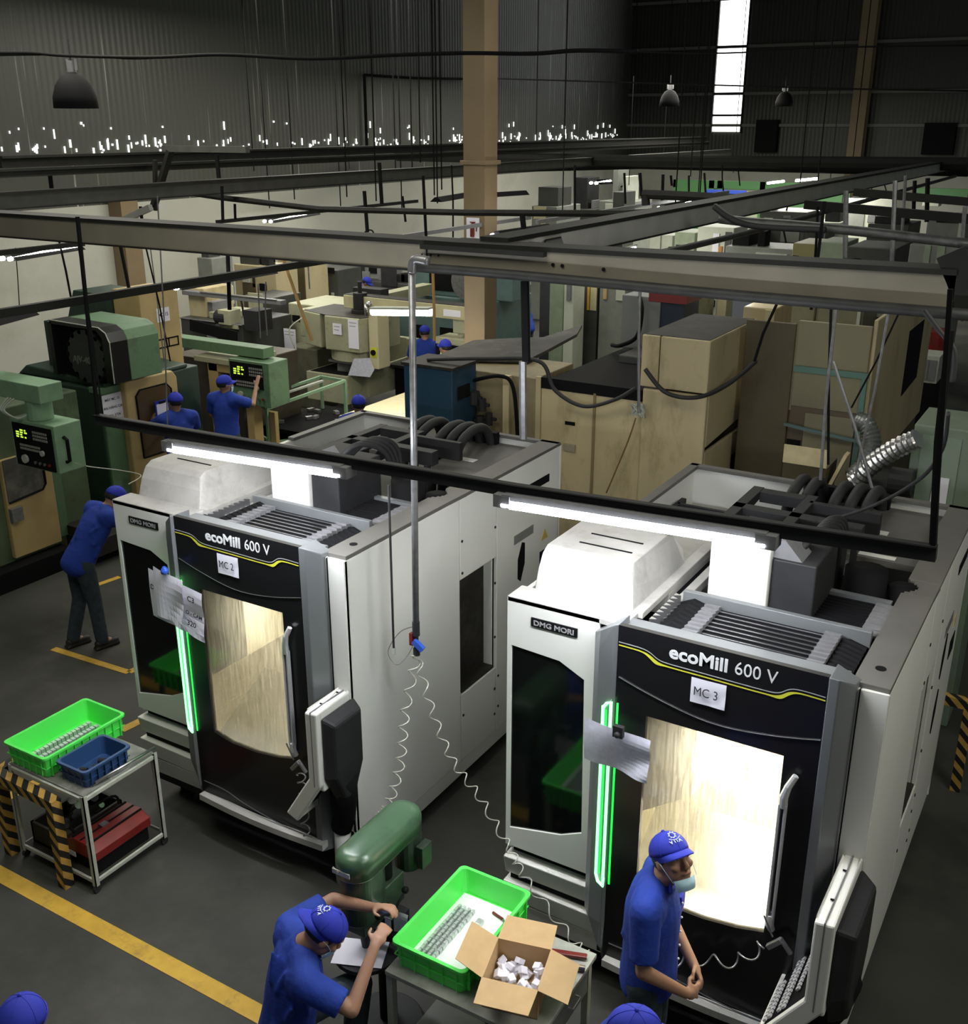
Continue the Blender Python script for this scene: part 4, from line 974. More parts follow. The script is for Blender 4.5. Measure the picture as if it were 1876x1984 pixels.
# --- drill press
dp = T('drill_press', 'green bench-worn drill press with long rounded pulley cover', 'drill press', (-3.16,4.06,0))
dp.part('base', MB().cyl((-3.16,4.06,0),(-3.16,4.06,.05),.26,.24,28).box((-3.30,3.70,0),(-3.02,4.0,.04)), DARKM, bevel=.008)
dp.part('column', MB().cyl((-3.16,4.10,.05),(-3.16,4.10,1.30),.055,n=20), BLACKM, smooth=False)
cv = MB(); pr = []
def stadium(x0, x1, y0, y1, n=18):
    r = (x1-x0)/2; cx = (x0+x1)/2
    return [(cx+r*math.cos(a), y1-r+r*math.sin(a)) for a in [PI*i/n for i in range(n+1)]] + [(cx+r*math.cos(a), y0+r+r*math.sin(a)) for a in [PI+PI*i/n for i in range(n+1)]]
sc_ = []
for g_, z in ((0,1.33),(0,1.42),(.008,1.445),(.03,1.465),(.07,1.475)): sc_.append([(x,y,z) for x,y in stadium(-3.28+g_,-3.04-g_,3.74+g_,4.42-g_)])
loft(cv, sc_); cov = dp.part('pulley_cover', cv, DRILLG, smooth=True)
sc_ = [[(x,y,z) for x,y in stadium(-3.275,-3.045,3.745,4.415)] for z in (1.322,1.33)]
dp.part('cover_seam', loft(MB(), sc_), STEEL)
hb_ = MB(); loft(hb_, [[(x,y,z) for x,y in stadium(-3.265,-3.055,3.76,4.05)] for z in (1.0,1.325)]); hb_.box((-3.24,3.80,.92),(-3.08,4.2,1.12))
dp.part('head', hb_, DRILLD, bevel=.006)
dp.part('motor', MB().cyl((-3.14,4.33,1.06),(-3.14,4.33,1.32),.085,n=20).box((-3.05,4.28,1.10),(-3.0,4.38,1.25)), DRILLD, bevel=.004)
dp.part('spindle', MB().cyl((-3.14,3.88,.84),(-3.14,3.88,1.02),.03).cyl((-3.14,3.88,.78),(-3.14,3.88,.84),.022,.03), DARKM, smooth=True)
fh = MB().cyl((-3.05,3.93,1.05),(-2.97,3.93,1.05),.035)
dp.part('feed_hub', fh, STEEL, smooth=False)
for k in range(3):
    a = 2*PI*k/3+.5; e = Vector((-2.975, 3.93+.15*math.cos(a), 1.05+.15*math.sin(a)))
    dp.part('feed_handle', MB().cyl((-2.975,3.93,1.05), e, .008).ell(e, .022), BLACKM, smooth=True)
dp.part('name_strip', MB().box((-3.24,3.738,1.36),(-3.12,3.745,1.39)).obox((-3.22,3.745,1.375),(.06,.004,.02),Matrix.Rotation(-.4,3,'Z')), FRAMEG)
dp.part('work_table', MB().cyl((-3.15,3.90,.72),(-3.15,3.90,.75),.20,n=24).cyl((-3.16,4.10,.60),(-3.16,4.10,.78),.08).box((-3.2,3.95,.66),(-3.1,4.1,.72)), DARKM, bevel=.004)
dp.part('column_clamps', MB().box((-3.10,4.02,.80),(-3.02,4.16,.90)).cyl((-3.05,4.1,.55),(-2.96,4.1,.55),.02).cyl((-2.98,4.05,.45),(-2.98,4.15,.62),.02), DARKM, bevel=.004)
dw = T('drawing', 'white drawing sheet lying on the drill press table', 'paper sheet', (-3.15,3.86,.756))
dw.part('paper', MB().obox((-3.15,3.84,.758),(.30,.21,.002),Matrix.Rotation(.4,3,'Z')), PAPER)
dw2 = T('drawing', 'tilted white paper clipped to the drill column facing the seated worker', 'paper sheet', (-3.0,3.98,.90))
p_ = sheet(-3.07,3.99,.86,-2.91,1.02,PAPER,.006); dw2.part('paper', p_, PAPER)

# --- work table with crate and box, centre bottom
wt_ = T('work_table', 'grey steel drawer table under the green crate and cardboard box', 'table', (-2.42,4.1,0))
TZ = .83
wt_.part('table_top', MB().box((-2.90,3.74,TZ-.03),(-1.93,4.47,TZ)), mat('worn_table', (.33,.34,.31), .5, var=.15, scale=14, dirt=(.16,.16,.14)), bevel=.004)
for x in (-2.88,-1.97):
    for y in (3.77,4.43): wt_.part('leg', MB().box((x-.02,y-.02,0),(x+.02,y+.02,TZ-.03)), FRAMEG)
dr = wt_.part('drawer', MB().box((-2.25,3.74,.60),(-1.95,4.40,.79)), mat('drawer_grey', (.17,.18,.17), .5, var=.1), bevel=.004)
for y in (3.95,4.20): wt_.part('drawer_handle', MB().tube([(-1.95,y-.05,.70),(-1.92,y-.05,.70),(-1.92,y+.05,.70),(-1.95,y+.05,.70)],.006,6), STEEL, dr)
wt_.part('lower_shelf', MB().box((-2.88,3.77,.20),(-1.97,4.43,.22)), mat('drawer_grey', (.17,.18,.17)))
crate('plastic_crate', 'lime green plastic crate with white lining on the drawer table', -2.88, 3.80, -2.41, 4.54, TZ+.002, TZ+.175, LIME, 7)
single('paper_lining', 'white paper sheet lining the bottom of the green crate on the drawer table', 'paper', MB().box((-2.845,3.84,TZ+.011),(-2.445,4.50,TZ+.015)), mat('white_liner', (.85,.87,.87), .6), (-2.65,4.17,TZ+.011))
blocks(4, -2.80, .032, 3.90, .033, 15, TZ+.016, (.026,.029,.028), 'small bright machined block in the rows inside the centre green crate', 'metal blocks in the centre green crate')
kn = T('snips', 'red-handled snips lying on the white lining of the green crate', 'hand tool', (-2.54,4.40,TZ+.016))
kn.part('handle', MB().tube([(-2.60,4.43,TZ+.026),(-2.52,4.41,TZ+.026)],.008,8), RED, smooth=True); kn.part('blade', MB().bar((-2.52,4.41,TZ+.024),(-2.46,4.36,TZ+.024),.012,.006), STEEL)
single('metal_block', 'single machined block lying apart on the white lining of the green crate', 'machined block', MB().box((-2.64,4.28,TZ+.016),(-2.60,4.33,TZ+.046)), ALU, (-2.62,4.3,TZ+.016), bevel=.003)
# cardboard box
def cbx():
    x0,x1,y0,y1,z0,z1 = -2.34,-2.03,3.83,4.14,TZ+.002,TZ+.20
    M_ = Matrix.Rotation(math.radians(14),3,'Z'); cc = Vector((-2.185,3.985,0))
    t = T('cardboard_box', 'open cardboard box of small white parts on the drawer table', 'box', (cc.x,cc.y,z0))
    def rot(mb): mb.v = [M_@(v-cc)+cc if True else v for v in mb.v]; return mb
    w_ = .005; mb = MB().box((x0,y0,z0),(x1,y1,z0+w_)).box((x0,y0,z0),(x0+w_,y1,z1)).box((x1-w_,y0,z0),(x1,y1,z1)).box((x0,y0,z0),(x1,y0+w_,z1)).box((x0,y1-w_,z0),(x1,y1,z1))
    t.part('box_body', rot(mb), CARD)
    for k, (a, b, out, up, wd) in enumerate((((x0,y0),(x0,y1),(-1,0),.55,.17),((x1,y0),(x1,y1),(1,0),-.35,.17),((x0,y0),(x1,y0),(0,-1),-.05,.17),((x0,y1),(x1,y1),(0,1),.10,.17))):
        p = Vector((*a,z1)); q = Vector((*b,z1)); o_ = Vector((*out,up)).normalized()*wd; ins = (q-p).normalized()*.008
        f = MB().add([p,q,q+o_-ins,p+o_+ins,p+Vector((0,0,-.004)),q+Vector((0,0,-.004)),q+o_-ins+Vector((0,0,-.004)),p+o_+ins+Vector((0,0,-.004))],[(0,1,2,3),(7,6,5,4),(0,4,5,1),(1,5,6,2),(2,6,7,3),(3,7,4,0)])
        t.part('flap', rot(f), CARD)
    for i in range(46):
        px_, py_ = random.uniform(x0+.035,x1-.035), random.uniform(y0+.035,y1-.035); z = z0+.03+.09*(i/46)
        Mr = Matrix.Rotation(random.uniform(0,3),3,'Z')@Matrix.Rotation(random.uniform(-.8,.8),3,'X')@Matrix.Rotation(random.uniform(-.8,.8),3,'Y')
        p = M_@(Vector((px_,py_,z))-cc)+cc
        single('white_part', 'small paper-wrapped white part heaped in the open cardboard box', 'wrapped part', MB().obox(p,(.045,.04,.03),Mr), PAPER, p, 'white parts in the cardboard box', bevel=.003)
cbx()
sb = T('scraper', 'red-handled tool lying on the drawer table behind the cardboard box', 'hand tool', (-2.05,4.36,TZ))
sb.part('handle', MB().bar((-2.16,4.33,TZ+.02),(-1.96,4.40,TZ+.02),.035,.02), RED, bevel=.005); sb.part('blade', MB().bar((-2.22,4.31,TZ+.015),(-2.14,4.335,TZ+.015),.03,.006), STEEL)
single('steel_bar', 'round bright steel bar lying on the drawer table beside the red tool', 'bar', MB().cyl((-2.22,4.22,TZ+.02),(-1.93,4.31,TZ+.02),.018,n=16), STEEL, (-2.07,4.26,TZ), smooth=True)
single('cardboard_sheet', 'flattened cardboard on the shelf below the drawer table', 'cardboard', MB().obox((-2.35,3.95,.24),(.5,.4,.03),Matrix.Rotation(.3,3,'Z')), CARD, (-2.35,3.95,.225))

# --- air hoses and drop pipe
dpx = aty(806,1205,5.3); dpt = aty(798,515,5.3)
t = T('air_pipe', 'grey air drop pipe hanging between the machines with a blue valve', 'air pipe', dpt)
t.part('pipe', MB().cyl(dpt, dpx, .022, n=12), PIPEM, smooth=True)
t.part('elbow', MB().tube(bez([dpt+V3((.12,0,.035)),dpt+V3((.02,0,.035)),dpt+V3((0,0,-.04))],5),.028,10), PIPEM, smooth=True)
t.part('fitting', MB().cyl(dpx+V3((0,0,.0)),dpx-V3((0,0,.10)),.026).cyl(dpx-V3((0,0,.10)),dpx-V3((0,0,.2)),.016).cyl(dpx-V3((0,0,.2)),dpx-V3((0,0,.25)),.024), DARKM)
t.part('valve_handle', MB().obox(dpx+V3((.03,-.02,-.16)),(.09,.03,.04),Matrix.Rotation(.6,3,'Y')), mat('clip_blue', (.03,.1,.5)), label='blue valve handle')
t.part('valve_body', MB().obox(dpx+V3((-.03,-.01,-.13)),(.025,.03,.09),Matrix.Identity(3)), RED, label='red valve body')
E0 = dpx-V3((0,0,.25))
def coil(label, pts, r, turns, m=CLEARH, th=.0045):
    h_ = helix(pts, r, turns, 14); single('coiled_hose', label, 'air hose', MB().tube(h_, th, 6), m, h_[0], smooth=True)
coil('pale coiled air hose hanging loose down the side of machine MC 2', [E0, aty(785,1380,5.2), aty(775,1480,5.1), aty(752,1560,5.0), aty(735,1585,4.95)], .035, 13)
coil('coiled air hose stretched from the blue valve to the drawers of machine MC 3', [E0, aty(835,1370,5.25), aty(875,1470,5.2), aty(930,1545,5.15), aty(985,1640,5.0), V3((M3X+.2,M3Y-.06,.66)), V3((M3X+.6,M3Y-.15,.42)), V3((M3X+.75,M3Y-.2,.40))], .028, 19)
coil('dark coiled air hose hanging across the door of machine MC 3', [V3((M3X+1.15,M3Y-.22,.55)), V3((M3X+1.35,M3Y-.22,.70)), V3((M3X+1.62,M3Y-.2,.80)), V3((M3X+1.78,M3Y-.17,.97))], .035, 5, PIPEM, .006)
coil('coiled air hose hanging below the door handle of machine MC 2', [V3((M2X+1.86,M2Y-.17,.95)), V3((M2X+1.87,M2Y-.17,.75)), V3((M2X+1.88,M2Y-.18,.45))], .03, 5, PIPEM, .006)
for X_, Y_, l_ in ((M3X,M3Y,'MC 3'),(M2X,M2Y,'MC 2')):
    g_ = T('air_gun', {'MC 3':'grey air gun on the door handle right of the standing worker','MC 2':'grey air gun on the left machine door handle by its console'}[l_], 'air gun', (X_+1.82,Y_-.17,1.05))
    g_.part('gun_body', MB().bar((X_+1.80,Y_-.19,.98),(X_+1.87,Y_-.19,1.06),.03,.03).bar((X_+1.86,Y_-.19,1.07),(X_+1.93,Y_-.19,.99),.022,.022), PIPEM, bevel=.004)
    g_.part('nozzle', MB().cyl((X_+1.82,Y_-.19,1.06),(X_+1.76,Y_-.19,1.18),.005), STEEL)
rd = aty(753,940,5.2); re = aty(763,1255,5.2)
t = T('hanging_rod', 'thin dark rod hanging beside the air pipe by machine MC 2', 'rod', rd); t.part('rod', MB().cyl(rd, re, .008, n=8), DARKM); t.part('rod_tip', MB().cyl(re, re-V3((0,0,.05)), .012, n=8), FRAMEG)
single('loop_wire', 'thin grey wire looped from the air fitting round the hanging rod', 'wire', MB().tube(bez([dpx-V3((0,0,.03)), aty(775,1225,5.25), aty(752,1262,5.22), aty(768,1288,5.2), aty(790,1270,5.25), dpx-V3((0,0,.12))],8),.003,5), PIPEM, dpx)

# ================================================================ OLDER MACHINES, MIDDLE GROUND
def grille(mb, x0, x1, y, z0, z1, nx, nz, r=.006):
    for i in range(nx+1): x = x0+(x1-x0)*i/nx; mb.box((x-r,y-r,z0),(x+r,y+r,z1))
    for i in range(nz+1): z = z0+(z1-z0)*i/nz; mb.box((x0,y-r,z-r),(x1,y+r,z+r))
    return mb
def keys_panel(t, face, x0, x1, y, z0, z1):
    """screen, key rows and knobs on a -y facing control panel"""
    wx, wz = x1-x0, z1-z0
    t.part('screen', MB().box((x0+wx*.08,y-.012,z0+wz*.62),(x0+wx*.46,y-.004,z0+wz*.92)), BLACKM, face)
    sc = MB(); random.seed(3)
    for r in range(4):
        for q in range(3):
            if random.random() < .75: sc.box((x0+wx*(.11+.11*q),y-.0135,z0+wz*(.68+.055*r)),(x0+wx*(.11+.11*q+random.uniform(.04,.09)),y-.012,z0+wz*(.68+.055*r+.035)))
    t.part('screen_text', sc, SCREEN, face)
    kb = MB()
    for r in range(3):
        for q in range(7): kb.box((x0+wx*(.54+.055*q),y-.012,z0+wz*(.68+.08*r)),(x0+wx*(.54+.055*q+.035),y-.004,z0+wz*(.68+.08*r+.05)))
    for r in range(2):
        for q in range(9): kb.box((x0+wx*(.16+.06*q),y-.012,z0+wz*(.40+.08*r)),(x0+wx*(.16+.06*q+.042),y-.004,z0+wz*(.40+.08*r+.05)))
    t.part('keys', kb, mat('dull_keys', (.25,.25,.22), .6), face)
    t.part('dial', MB().cyl((x0+wx*.26,y-.03,z0+wz*.18),(x0+wx*.26,y-.004,z0+wz*.18),wx*.075,n=16), FRAMEG, face)
    t.part('dial', MB().cyl((x0+wx*.74,y-.025,z0+wz*.40),(x0+wx*.74,y-.004,z0+wz*.40),wx*.05,n=12), FRAMEG, face)
    for q in range(4): t.part('knob', MB().cyl((x0+wx*(.52+.12*q),y-.02,z0+wz*.14),(x0+wx*(.52+.12*q),y-.004,z0+wz*.14),wx*.028,n=10), STEEL if q != 3 else RED, face)

# --- green machining centre with drum (left)
YG = 9.1
g = T('machining_centre', 'old green machining centre with round tool drum lettered AJV-40', 'machining centre', (-12.0,9.9,0))
g.part('machine_body', MB().box((-13.2,YG,0),(-11.42,10.9,2.0)).prism([(-13.2,2.0),(-11.42,2.0),(-11.42,2.06),(-13.0,2.14)],1,YG+.1,10.7), DGREEN, bevel=.02)
g.part('corner_panel', MB().box((-11.425,YG+.02,.0),(-11.38,9.42,1.98)).box((-11.6,YG-.01,1.94),(-11.36,10.3,2.02)), GREEN, bevel=.008)  # lighter green puts the light on this side into the colour
g.part('side_window', MB().prism([(-12.45,1.85),(-12.0,1.85),(-11.92,1.78),(-11.95,1.1),(-12.5,1.1)],1,YG-.01,YG+.01), BLACK)
dr_ = g.part('tan_door', MB().prism([(9.42,.25),(10.35,.25),(10.35,1.95),(10.28,2.05),(9.42,2.05)],0,-11.42,-11.28), BEIGE2, bevel=.02)
g.part('door_window', MB().prism([(9.62,.95),(10.15,.95),(10.2,1.0),(10.2,1.80),(10.12,1.88),(9.66,1.88),(9.60,1.82)],0,-11.285,-11.270), mat('brown_window', (.09,.06,.03), .15), dr_)
g.part('window_seal', MB().tube([(-11.268,y,z) for y,z in ((9.60,.95),(10.17,.95),(10.21,1.0),(10.21,1.81),(10.13,1.90),(9.65,1.90),(9.58,1.83),(9.60,.95))],.012,6), BLACKM, dr_)
hh = MB(); pr_ = [(-12.20,2.12),(-11.06,2.12),(-11.06,2.66),(-11.12,2.78),(-11.24,2.84),(-12.15,2.86),(-12.20,2.80)]
hh.prism(pr_, 1, YG+.27, 9.90); g.part('drum_hood', hh, GREEN, bevel=.01)
g.part('hood_front_band', MB().prism([(-11.20,2.12),(-11.06,2.12),(-11.06,2.66),(-11.12,2.78),(-11.24,2.84),(-11.30,2.80),(-11.20,2.70)],1,YG-.02,YG+.265).prism([(-12.2,2.86),(-11.24,2.84),(-11.3,2.80),(-12.2,2.81)],1,YG-.02,YG+.265).box((-12.25,YG-.02,2.12),(-12.17,YG+.155,2.83)), BLACK)
g.part('drum_edge_trim', MB().tube([(-11.06,YG-.02,2.13),(-11.06,YG-.02,2.66),(-11.12,YG-.02,2.78),(-11.24,YG-.02,2.84),(-12.2,YG-.02,2.86)],.008,6), FRAMEG)
g.part('drum_recess', MB().box((-12.17,YG+.12,2.12),(-11.2,YG+.155,2.80)), BLACKM)
dk = g.part('tool_drum', MB().cyl((-11.60,YG+.02,2.42),(-11.60,YG+.11,2.42),.36,n=36), mat('drum_dark', (.022,.028,.024), .5), bevel=.01)
g.txt('AJV-40', .12, mat('relief_grey', (.12,.125,.11), .4), (-11.86,YG+.016,2.33), dk, bold=.004, ext=.004)
for k in range(14):
    a = 2*PI*k/14; g.part('tool_holder', MB().cyl((-11.60+.36*math.cos(a),YG+.02,2.42+.33*math.sin(a)),(-11.60+.36*math.cos(a),YG+.11,2.42+.33*math.sin(a)),.035,n=8), BLACKM, dk)
g.part('top_box', MB().prism([(-13.4,2.60),(-12.5,2.60),(-12.5,3.0),(-13.2,3.02)],1,10.3,11.0), DGREEN, bevel=.01)
g.part('left_wing', MB().box((-12.75,YG+.3,2.1),(-12.3,10.2,2.75)), DGREEN, bevel=.01)
tc_ = g.part('tan_column', MB().box((-12.48,10.4,1.85),(-11.93,11.12,3.08)).prism([(-12.48,1.85),(-11.93,1.85),(-12.03,1.6),(-12.38,1.6)],1,10.45,11.05), BEIGE2, bevel=.012)
g.part('column_badge', MB().box((-11.928,10.65,2.22),(-11.922,11.05,2.24)).box((-11.928,10.65,2.34),(-11.922,11.05,2.36)).box((-11.928,11.03,2.22),(-11.922,11.05,2.36)).box((-11.928,10.85,2.22),(-11.922,10.87,2.36)), BLACKM, tc_)
def card_on_x(name, label, x, y0, y1, z0, z1, lines, size):
    t = T(name, label, 'paper sheet', (x+.006,(y0+y1)/2,z0))
    t.part('paper', MB().box((x+.004,y0,z0),(x+.008,y1,z1)), PAPER)
    n = len(lines)
    for i, l_ in enumerate(lines): t.txt(l_, size, INK, (x+.0095,(y0+y1)/2,z1-(z1-z0)*(i+.8)/(n+.35)), rot=(PI/2,0,PI/2), align='CENTER', ext=.0004, bold=.001)
card_on_x('number_card', 'white card MC 15 on the tan column of the green machining centre', -11.93, 10.68, 10.92, 2.60, 2.80, ['MC 15'], .07)
card_on_x('machine_notice', 'white printed notice on the green corner panel behind the workers', -11.375, 9.10, 9.42, 1.55, 1.92, ['MÁY MC 15','ĐƠN HÀNG CAD','MBO: 5724'], .048)
# clipboard against the window
cb = T('clipboard', 'blue clipboard with white sheet held at the machine window', 'clipboard', (-11.2,9.95,1.4))
cb.part('board', MB().box((-11.22,9.84,1.36),(-11.205,10.08,1.70)), BLUECAP); cb.part('paper', MB().box((-11.204,9.86,1.42),(-11.200,10.06,1.66)), PAPER); cb.part('clip', MB().box((-11.204,9.91,1.66),(-11.19,10.01,1.69)), BLACKM)

# --- far left machine with pendant panel
p = T('machining_centre', 'tan and green machine at the left edge with a tilted control panel', 'machining centre', (-12,7.9,0))
p.part('machine_body', MB().box((-13.4,7.1,0),(-11.14,8.55,2.15)), mat('mixed_green', (.09,.13,.07), .5, var=.3, scale=2, dirt=(.03,.03,.02)), bevel=.02)
dd = p.part('tan_door', MB().box((-11.14,7.30,.30),(-11.07,7.98,1.55)), BEIGE2, bevel=.012)
p.part('door_window', MB().prism([(7.32,1.02),(7.80,1.06),(7.84,1.12),(7.84,1.55),(7.32,1.55)],0,-11.07,-11.055), mat('grimy_window', (.10,.10,.085), .25, dirt=(.2,.19,.15), var=.3), dd)
p.part('window_seal', MB().tube([(-11.05,y,z) for y,z in ((7.32,1.02),(7.80,1.06),(7.85,1.12),(7.85,1.5))],.014,6), BLACKM, dd)
p.part('door_latch', MB().box((-11.06,7.30,.78),(-11.0,7.45,.95)), PIPEM, dd)
p.part('green_post', MB().box((-11.25,8.0,.35),(-11.10,8.12,1.5)), GREEN)
p.part('way_cover', MB().box((-11.14,8.1,.12),(-10.6,8.9,.35)).box((-11.14,8.1,.35),(-10.9,8.8,.48)), GRIME, bevel=.01)
p.part('bed', MB().box((-11.4,6.6,.0),(-10.9,8.0,.25)), BLACKM)
pan = p.part('control_panel', MB().box((-10.32,7.0,1.72),(-9.58,7.35,2.26)), LGREEN, bevel=.012)
fc = p.part('panel_face', MB().box((-10.27,6.985,1.74),(-9.63,7.0,2.22)), BLACKM, pan)
keys_panel(p, pan, -10.27, -9.63, 6.985, 1.74, 2.22)
p.part('panel_arm', MB().cyl((-9.98,7.15,2.26),(-9.98,7.15,2.50),.14,n=18).box((-11.4,7.0,2.48),(-9.74,7.3,2.68)), LGREEN, bevel=.01)
cb_ = MB()
for k in range(3): cb_.tube(bez([(-10.25+.05*k,6.98,2.5),(-10.30+.03*k,6.9,2.38),(-10.12+.02*k,6.93,2.30),(-10.05,7.05,2.32)],6),.010,6)
p.part('panel_cables', cb_, FRAMEG, pan, smooth=True)
p.part('side_plug', MB().tube([(-9.57,7.1,2.12),(-9.52,7.1,2.10),(-9.52,7.1,1.86),(-9.57,7.1,1.84)],.02,8), BLACKM, pan)
single('thin_cable', 'thin pale cable curving from the left panel to the leaning worker', 'cable', MB().tube(bez([(-9.58,7.2,1.80),(-9.6,7.4,1.70),(-9.7,7.9,1.50),(-9.6,8.1,1.4),(-9.35,7.7,1.45)],8),.006,5), FRAMEG, (-9.58,7.2,1.8))

# --- tan machine with green panel (worker reaching)
q = T('machining_centre', 'tan framed machine with a green screen panel and long green arm', 'machining centre', (-12.2,12.6,0))
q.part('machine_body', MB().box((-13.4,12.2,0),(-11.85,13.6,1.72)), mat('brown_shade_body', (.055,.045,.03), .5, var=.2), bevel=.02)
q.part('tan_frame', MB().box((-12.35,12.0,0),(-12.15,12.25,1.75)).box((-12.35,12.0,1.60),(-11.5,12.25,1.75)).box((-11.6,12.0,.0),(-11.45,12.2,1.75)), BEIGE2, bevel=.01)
q.part('olive_shelf', MB().box((-12.6,11.95,1.74),(-11.7,12.9,1.83)), SAND, bevel=.01)
pn_ = q.part('control_panel', MB().box((-11.80,11.9,1.18),(-10.98,12.35,1.88)), GREEN, bevel=.012)
q.part('panel_face', MB().box((-11.76,11.885,1.46),(-11.10,11.9,1.84)), BLACKM, pn_); keys_panel(q, pn_, -11.76, -11.02, 11.885, 1.22, 1.86)
q.part('panel_arm', MB().box((-13.2,12.05,1.90),(-11.2,12.3,2.06)), GREEN, bevel=.01)
# --- pale green angle frame
f_ = T('angle_frame', 'pale green welded frame stand in front of the grey-green machine', 'stand', (-11.2,13.2,0))
A_, B_, C_, D_ = aty(485,775,12.6), aty(517,792,12.3), aty(668,738,13.6), aty(622,730,14.0)
for n_, (a, b) in (('top_rail',(A_,D_)),('top_rail',(B_,C_)),('end_rail',(A_,B_)),('end_rail',(D_,C_))): f_.part(n_, MB().bar(a,b,.045,.045), LGREEN)
for a in (A_, B_, C_, D_): f_.part('leg', MB().bar((a.x,a.y,0),a,.045,.045), LGREEN)
f_.part('inner_rail', MB().bar(A_+V3((.12,-.08,-.03)),D_+V3((.14,-.12,-.03)),.06,.03), FRAMEG)
f_.part('low_rail', MB().bar(V3((A_.x,A_.y,.5)),V3((B_.x,B_.y,.5)),.04).bar(V3((B_.x,B_.y,.45)),V3((C_.x,C_.y,.45)),.04), LGREEN)
f_.part('tan_leg_panel', MB().box((B_.x-.05,B_.y+.02,0),(B_.x+.14,B_.y+.10,B_.z-.05)), BEIGE2)
gr_ = T('parts_tray', 'dark tray of scattered machine parts inside the pale green frame', 'tray', (-10.8,13.0,0))
gr_.part('tray', MB().box((-11.9,12.6,.55),(-10.4,14.2,.62)).box((-11.9,12.6,0),(-11.8,14.2,.55)), BLACKM)
for i in range(12):
    x, y = random.uniform(-11.8,-10.6), random.uniform(12.7,13.9)
    single('loose_part', 'loose metal part lying on the dark tray in the green frame', 'metal part', MB().obox((x,y,.65),(.12,.07,.05),Matrix.Rotation(random.uniform(0,3),3,'Z')), STEEL if i % 2 else GREYM, (x,y,.62), 'loose parts on the dark tray')

# --- grey-green milling machine in the middle
v = T('vertical_mill', 'grey-green vertical milling machine with round motor on its head', 'milling machine', (-12.6,16,0))
v.part('tray_box', MB().box((-12.9,15.0,.43),(-11.93,16.4,.96)), SAND, bevel=.012)
v.part('tray_rim', MB().box((-12.85,15.05,.955),(-11.98,16.35,.965)), BLACKM)
v.part('splash_guard', MB().prism([(15.6,.45),(17.2,.42),(17.2,1.0),(15.6,.98)],0,-11.95,-11.90).box((-11.95,16.9,.8),(-11.2,16.95,1.35)).box((-12.9,17.2,.6),(-11.9,17.3,1.3)), SAND, bevel=.01)
v.part('column', MB().box((-14.3,16.2,0),(-13.5,17.4,1.95)), SAND, bevel=.02)
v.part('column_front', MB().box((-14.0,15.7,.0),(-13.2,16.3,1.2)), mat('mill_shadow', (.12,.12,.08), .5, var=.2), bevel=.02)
v.part('ram', MB().box((-13.5,15.6,1.45),(-12.4,17.0,1.98)).box((-13.3,15.5,1.75),(-12.4,16.0,2.02)), SAND, bevel=.02)
v.part('head', MB().prism([(-13.05,15.2),(-12.55,15.05),(-12.50,15.25),(-12.40,15.0),(-11.62,15.0),(-11.50,15.3),(-11.5,16.1),(-13.05,16.1)],2,1.42,2.04), SAND, bevel=.02)
v.part('head_top', MB().prism([(-13.03,15.22),(-12.40,15.03),(-11.62,15.03),(-11.52,15.3),(-11.52,16.08),(-13.03,16.08)],2,2.04,2.05), GRIME)
v.part('head_skirt', MB().cyl((-12.05,15.55,1.22),(-12.05,15.55,1.44),.52,.52,28), SAND, bevel=.01)
v.part('motor', MB().cyl((-11.95,15.5,2.05),(-11.95,15.5,2.12),.17,n=24).cyl((-11.95,15.5,2.12),(-11.95,15.5,2.42),.13,n=24).cyl((-11.95,15.5,2.42),(-11.95,15.5,2.62),.04,n=12), DARKM, smooth=False, bevel=.008)
v.part('spindle', MB().cyl((-12.0,15.5,.98),(-12.0,15.5,1.24),.10,n=16), DARKM, bevel=.01)
v.part('vice', MB().box((-12.4,15.3,.96),(-11.7,15.8,1.12)), GREYM, bevel=.01)
sg = v.part('side_box', MB().box((-11.48,15.1,1.15),(-11.28,15.45,2.15)), mat('cream_box', (.55,.50,.32), .5), bevel=.01)
v.part('side_switch', MB().cyl((-11.38,15.09,1.45),(-11.38,15.06,1.45),.05), BLACKM, sg); v.part('yellow_plate', MB().box((-11.45,15.09,1.36),(-11.31,15.1,1.54)), mat('stripe_yellow', (.62,.62,.05)), sg)
v.part('clear_screen', MB().prism([(-11.95,.98),(-11.45,1.0),(-11.35,1.15),(-11.45,1.35),(-11.8,1.30)],1,15.05,15.06), PAPER2)
v.part('guide_ways', MB().box((-12.6,15.3,1.12),(-11.6,15.36,1.16)).box((-12.7,15.9,1.12),(-11.7,15.96,1.16)), STEEL)
v.part('air_hose', MB().tube(bez([(-13.1,15.2,1.9),(-13.25,15.0,1.7),(-13.15,15.0,1.35),(-13.3,15.1,1.1),(-13.2,15.1,.95)],6),.014,6), FRAMEG, smooth=True)
v.part('coolant_valve', MB().cyl((-11.5,15.1,2.1),(-11.5,15.1,2.3),.05).ell((-11.45,15.1,2.3),.06), STEEL, smooth=True)
v.part('tool_changer_box', MB().box((-12.35,15.8,2.05),(-11.7,16.05,2.45)), DARKM, bevel=.01)
v.part('column_port', MB().box((-14.2,16.18,1.6),(-14.0,16.2,1.72)), BLACKM)
